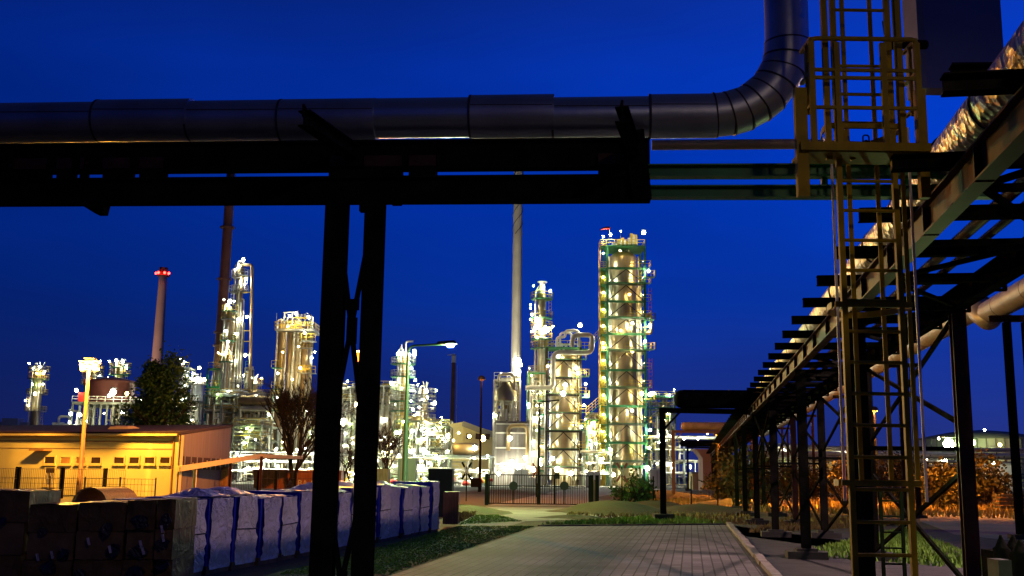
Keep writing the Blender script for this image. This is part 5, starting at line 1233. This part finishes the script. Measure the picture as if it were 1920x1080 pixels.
# --- cream hall, horizontal drum
t=thing('cream_hall','cream gabled hall with dark roof light strip behind the black mushroom lamp pole','hall',(XA(885,230),230,0)); b=MB(); xa=XA(841,230); xb=XA(866,230); xc_=XA(930,230); z0_=P(842,795,230).z; z1_=P(862,791,230).z; z2_=P(925,806,230).z
b.hexa([(xa,230,0),(xb,230,0),(xc_,246,0),(xa,246,0),(xa,230,z0_),(xb,230,z1_),(xc_,246,z2_),(xa,246,z0_)],'hall_yellow'); b.add([(xb,229.98,0),(xc_,236,0),(xc_,236,z2_-1),(xb,229.98,z1_)],[(0,1,2,3)],'hall_yellow'); b.build('walls',t)
b=MB(); b.bar((xb,229.6,z1_-.4),(xc_,235.6,z2_-1.2),.3,1.1,'hall_roof'); b.build('roof_edge',t)
for q in range(3): b=MB(); b.bar((xb+.8+q*2,229.6,z1_-3),(xb+1.8+q*2,230.2,z1_-3.1),.1,1.2,'glass_dark'); b.build('window',t)
for (u,v,k,s) in ((905,822,'warm',.9),(880,818,'warm',.5),(860,812,'white',.3),(835,798,'white',.4),(822,803,'white',.35)): lamp(t,P(u,v,222),k,s)
t=thing('horizontal_drum','long pale horizontal drum in front of the cream hall','drum',(XA(870,200),200,0)); b=MB(); p=P(838,842,200); q=P(893,842,200); b.tube([p+Vector((-.6,0,0)),p,q,q+Vector((.6,0,0))],[.6,1.15,1.15,.6],'cladding_warm',24); b.build('shell',t)
b=MB(); 
for f in (.15,.85): b=MB(); c=p+(q-p)*f; b.box(c.x-.2,c.x+.2,199.4,200.6,0,c.z-.9,'frame_steel'); b.build('saddle',t)

for (u,v,k,s) in ((890,840,'white',.7),(850,826,'warm',.4)): lamp(t,P(u,v,197.5),k,s)
# --- furnace block H
frame(926,975,713,182,10,'white lit furnace structure with tapering flue deck left of the reactor drum',5,seed=70,npipe=50,nlamp=17,vess=4,steel='white_paint',railm='white_paint',ls=.34,kinds=('white','white','cool','warm'),name='furnace_structure',cat='furnace')
t=thing('furnace_box','grey panelled furnace box with two tall dark door panels at ground level','furnace',(XA(958,180),180,0)); b=MB(); xa=XA(928,179); xb=XA(990,179); za=P(958,790,179).z; b.box(xa,xb,179,180.5,0,za,'grey_panel'); b.build('casing',t)
b=MB()
for u in (928,949,970,990): b.box(XA(u,178.9)-.18,XA(u,178.9)+.18,178.8,178.998,0,za+.2,'grey_steel')
for v in (795,812,840,870): z=P(958,v,179).z; b.box(xa,xb,178.7,178.8,z-.12,z+.12,'white_paint')
b.build('framing',t)
b=MB(); b.tube(elbow([P(953,845,178),P(953,798,178),P(989,798,178),P(989,892,178)],1.0,5),.32,'cladding_warm',12); b.build('arched_pipe',t)
for (u,v,k,s) in ((956,822,'white',.55),(960,868,'white',.7),(948,880,'white',.45),(985,858,'white',.5),(972,876,'cool',.6),(940,872,'white',.4),(935,888,'white',.5),(1000,880,'white',.6),(1012,870,'white',.5)): lamp(t,P(u,v,177),k,s)
frame(990,1024,700,190,8,'crowded pipe bay between furnace and reactor drum',8,seed=71,npipe=70,nlamp=26,vess=3,ls=.3,kinds=('white','warm','cool','green'),steel='green_steel')
t=thing('flue_duct','pale duct hood with looping pipe atop the furnace structure','duct',P(952,735,181)); b=MB(); c=P(948,752,181); b.rev((c.x,181.5,c.z),[(1.9,0),(1.9,1.6),(.9,2.6),(.7,3.2)],'cladding',16); b.build('hood',t)
b=MB(); b.tube(elbow([P(935,715,181),P(935,702,181),P(965,702,181),P(965,760,181)],.8),.24,'pipe_metal',10); b.build('duct_pipe',t)
t,x,r,zt=column(1016,548,17,192,'grey column with three ringed platforms between the pale chimney and tallest tower',plats=(562,598,617,638,655),pipes=4,lamps=[(1032,545,'white',.35),(1007,600,'white',.7),(1007,612,'white',.7),(998,590,'white',.35),(1002,618,'white',.35),(1024,620,'white',.65),(1030,616,'warm',.4),(997,622,'warm',.3)],seed=72,railm='yellow_paint',pw=1.2,ls=.26)
b=MB(); c=P(1017,530,192); b.rev((c.x,192,c.z-2),[(.5,0),(.5,2),(.9,2),(.9,2.2),(0,2.2)],'white_paint',12); b.build('vent_cap',t)
frame(1100,1140,788,192,10,'low pipework with pale drums between the reactor drum and the tallest tower',6,seed=73,npipe=80,nlamp=22,vess=5,ls=.3,steel='green_steel')
frame(1220,1266,744,260,8,'far small greenish lattice unit right of the tallest tower',8,seed=74,npipe=30,nlamp=16,vess=4,ls=.4,steel='green_steel',kinds=('cool','green','white'))
b=MB(); p=P(1228,742,262); q=P(1252,742,262); b.bar(p,q,.3,.3,'green_steel'); b.bar(P(1240,742,262),P(1240,770,262),.3,.3,'green_steel'); tag(b.build('lifting_beam',loc=p),'green lifting beam above the far greenish lattice unit','beam')
# --- long pipe racks at ground level
def rack(u0,u1,v0,dep,dd,nl,label,seed,nl_l=14,mat='frame_steel',kinds=('white','white','cool'),ls=.24,sp=6):
    rd=random.Random(seed); x0,x1=XA(u0,dep),XA(u1,dep); zt=P((u0+u1)/2,v0,dep).z; t=thing('pipe_rack',label,'pipe rack',((x0+x1)/2,dep,0)); n=max(2,int((x1-x0)/sp))
    for i in range(n+1):
        b=MB(); x=x0+(x1-x0)*i/n
        for y in (dep,dep+dd): b.bar((x,y,0),(x,y,zt),.28,.28,mat)
        for k in range(nl): z=zt*(k+1)/nl*.98; b.bar((x,dep,z),(x,dep+dd,z),.25,.25,mat)
        b.build('rack_frame',t)
    b=MB()
    for k in range(nl):
        z=zt*(k+1)/nl*.98+.15
        for q in range(5): r=rd.uniform(.08,.26); y=dep+dd*(q+.3)/5; b.tube([(x0-.5,y,z+r),(x1+.5,y,z+r)],r,rd.choice(('pipe_metal','cladding','grey_steel','white_paint')),8)
    b.build('pipes',t); b=MB(); pipework(b,x0,x1,dep-.8,dep+1,.3,zt,int((x1-x0)*1.2),rd,rmax=.14); b.build('drop_pipes',t)
    for q in range(nl_l): lamp(t,(rd.uniform(x0,x1),dep-1,rd.uniform(1.5,zt+1)),rd.choice(kinds),ls*rd.uniform(.8,1.3))
    return t
rack(605,920,858,172,5,2,'long low front pipe rack from the portal posts to the furnace',81,28,kinds=('white','white','green','cool','warm'))
rack(1095,1145,850,182,5,3,'short pipe rack section between the two big towers',82,10)
rack(1222,1345,822,190,6,4,'crowded pipe rack running from the tallest tower to the trestle',83,16,ls=.2)
rack(430,600,850,165,5,3,'left pipe rack behind the skip and canopy',84,26)
rack(1380,2000,842,150,4,1,'long single-level pipe rack crossing the far right background',85,5,ls=.18,sp=12,mat='black_steel')
rack(1400,2100,858,128,3,1,'darker nearer pipe rack line crossing the right background',86,0,sp=14,mat='black_steel')
# ground level equipment row in front of the plant
t=thing('pump_row','row of small red and grey pumps and valves along the plant edge','pumps',(XA(850,164),164,0)); rd=random.Random(17)
for u in range(612,925,9):
    dep=163+rd.uniform(-1,2); x=XA(u,dep); b=MB(); m=rd.choice(('grey_steel','white_paint','red_paint','cladding','green_steel','yellow_paint')); h_=rd.uniform(.7,1.9)
    b.tube([(x-.4,dep,h_*.5),(x+.5,dep,h_*.5)],rd.uniform(.2,.4),m,10); b.bar((x,dep,0),(x,dep,h_),.16,.16,'frame_steel'); b.tube(elbow([(x+.2,dep,.1),(x+.2,dep,h_),(x+.9,dep,h_)],.2,2),.09,'white_paint',6); b.build('pump',t)
for u in range(620,925,22): lamp(t,P(u,rd.uniform(886,900),162),rd.choice(('white','white','green','cool')),.3)
for i,(u,v,dep) in enumerate(((978,880,176),(1112,885,176),(1232,880,180),(1004,896,172))):
    t=thing('ground_cabinet',['white cabinet at the foot of the furnace box','white cabinet between the two big towers at ground level','pale cabinet right of the tallest tower foot','small pale cabinet left of the reactor drum foot'][i],'cabinet',(XA(u,dep),dep,0)); p=P(u,v,dep); b=MB(); b.box(p.x-1.2,p.x+1.2,dep,dep+1.5,0,p.z,'white_bin'); b.build('body',t); b=MB(); b.box(p.x-.05,p.x+.05,dep-.04,dep-.002,.2,p.z-.2,'grey_steel'); b.build('door_gap',t)
for k,(u,v,s) in enumerate(((650,815,.6),(656,885,.8),(640,770,.6),(648,742,.45))):
    pass
t=thing('plant_shed','small cream shed in front of the trestle far end','shed',(XA(1309,150),150,0)); b=MB(); p=P(1298,888,150); q=P(1319,905,150); b.box(p.x,q.x,150,153,0,p.z,'hall_yellow'); b.build('body',t); b=MB(); b.box(p.x-.1,q.x+.1,149.8,153.2,p.z+.002,p.z+.2,'hall_roof'); b.build('roof',t)
t=thing('culvert_portal','pinkish concrete flared support column under the far trestle end','support',(XA(1322,128),128,0)); b=MB(); xa=XA(1318,128); xb=XA(1334,128); za=P(1320,858,128).z; b.box(xa,xb,128,131,0,za,'concrete_stack'); b.hexa([(xa,128,za),(xb,128,za),(xb,131,za),(xa,131,za),(xa-.8,128,za+1),(xb+.4,128,za+1),(xb+.4,131,za+1),(xa-.8,131,za+1)],'concrete_stack'); b.build('pier',t)

# --- right background
t=thing('storage_tank','wide pale storage tank with grey conical roof at the right horizon','tank',(XA(1850,330),330,0)); xt=XA(1845,330); rT=XA(1955,330)-xt; z=P(1845,826,330).z; zc2=P(1845,806,330).z
b=MB(); b.rev((xt,330,0),[(rT,0),(rT,z)],'tank_white',64); b.build('shell',t); b=MB(); b.rev((xt,330,z),[(rT+.5,0),(rT+.5,.5),(rT*.5,(zc2-z)*.75),(0,zc2-z)],'tank_roof',64); b.build('roof',t)
b=MB()
for k in range(24): a=math.pi+math.pi*k/23; b.bar((xt+math.cos(a)*(rT+.2),330+math.sin(a)*(rT+.2),0),(xt+math.cos(a)*(rT+.2),330+math.sin(a)*(rT+.2),z),.3,.2,'grey_steel')
b.build('wind_ribs',t)
for (u,v,k,s) in ((1823,830,'green',1.3),(1846,806,'cool',.5),(1875,834,'warm',.7),(1780,833,'green',1.0),(1760,822,'white',.5)): lamp(t,P(u,v,330-rT-6),k,s)
t=thing('far_hall','pale gabled hall partly hidden by the trestle posts at right','hall',(XA(1510,230),230,0)); b=MB(); xa=XA(1466,230); xb=XA(1565,230); z=P(1510,842,230).z; zr2=P(1480,829,230).z
b.box(xa,xb,230,245,0,z,'hall_yellow'); b.build('walls',t); b=MB(); b.hexa([(xa-.3,229.5,z+.01),(xb+.3,229.5,z+.01),(xb+.3,246,z+.01),(xa-.3,246,z+.01),(xa+2,235,zr2),(xb-1,235,zr2-.5),(xb-1,240,zr2-.5),(xa+2,240,zr2)],'hall_roof'); b.build('roof',t)
for (u,v,k,s) in ((1480,850,'green',.7),(1550,834,'warm',.35),(1530,836,'warm',.3)): lamp(t,P(u,v,226),k,s)
t=thing('white_shed','flat white site shed behind the orange verge at right','shed',(XA(1872,120),120,0)); b=MB(); xa=XA(1842,120); xb=XA(1907,120); z=P(1872,872,120).z; b.box(xa,xb,120,126,0,z,'tank_white'); b.build('walls',t); b=MB(); b.box(xa-.2,xb+.2,119.8,126.2,z+.002,z+.2,'hall_roof'); b.build('roof',t)
b=MB(); 
for u in (1852,1864,1884,1890): x=XA(u,118); b.bar((x,118,0),(x,118,2.6),.12,.12,'pole_green'); b.bar((x-.4,118,2.2),(x+.6,118,2.4),.1,.1,'pole_green')
b.build('valve_stands',t)
lamp(t,P(1862,868,117),'cool',.35)
stake(1839,838,1840,905,105,.07,'yellow_paint','marker_pole','tall thin yellow green pole left of the white site shed','pole')
stake(1872,895,1877,953,66,.035,'black_paint','fence_post','thin leaning black post on the orange verge left of the timber stack','post')
for i,(u,v0,v1,dep) in enumerate(((1863,890,930,72),(1906,870,950,64))): stake(u,v0,u,v1,dep,.06,'cross_red','marker_post',['short red post in front of the white site shed','red post at the right picture edge before the shed'][i],'post')
t=thing('tank_farm','row of low lit rooftops far off at the right between the posts','building',(XA(1700,400),400,0)); b=MB()
for u0,u1,v in ((1660,1700,842),(1720,1760,838)): a=P(u0,v,400); c=P(u1,v,400); b.box(a.x,c.x,400,410,0,a.z,'tank_white')
b.build('walls',t); lamp(t,P(1641,851,380),'white',.9); lamp(t,P(1730,846,380),'green',.6)
rack(1590,1790,850,240,4,3,'far lit pipe rack glimpsed behind the ladder and golden shrubs',88,12,ls=.35,kinds=('green','white','warm'))
print('LAMPS',NL[0],'objects',len(sc.objects))
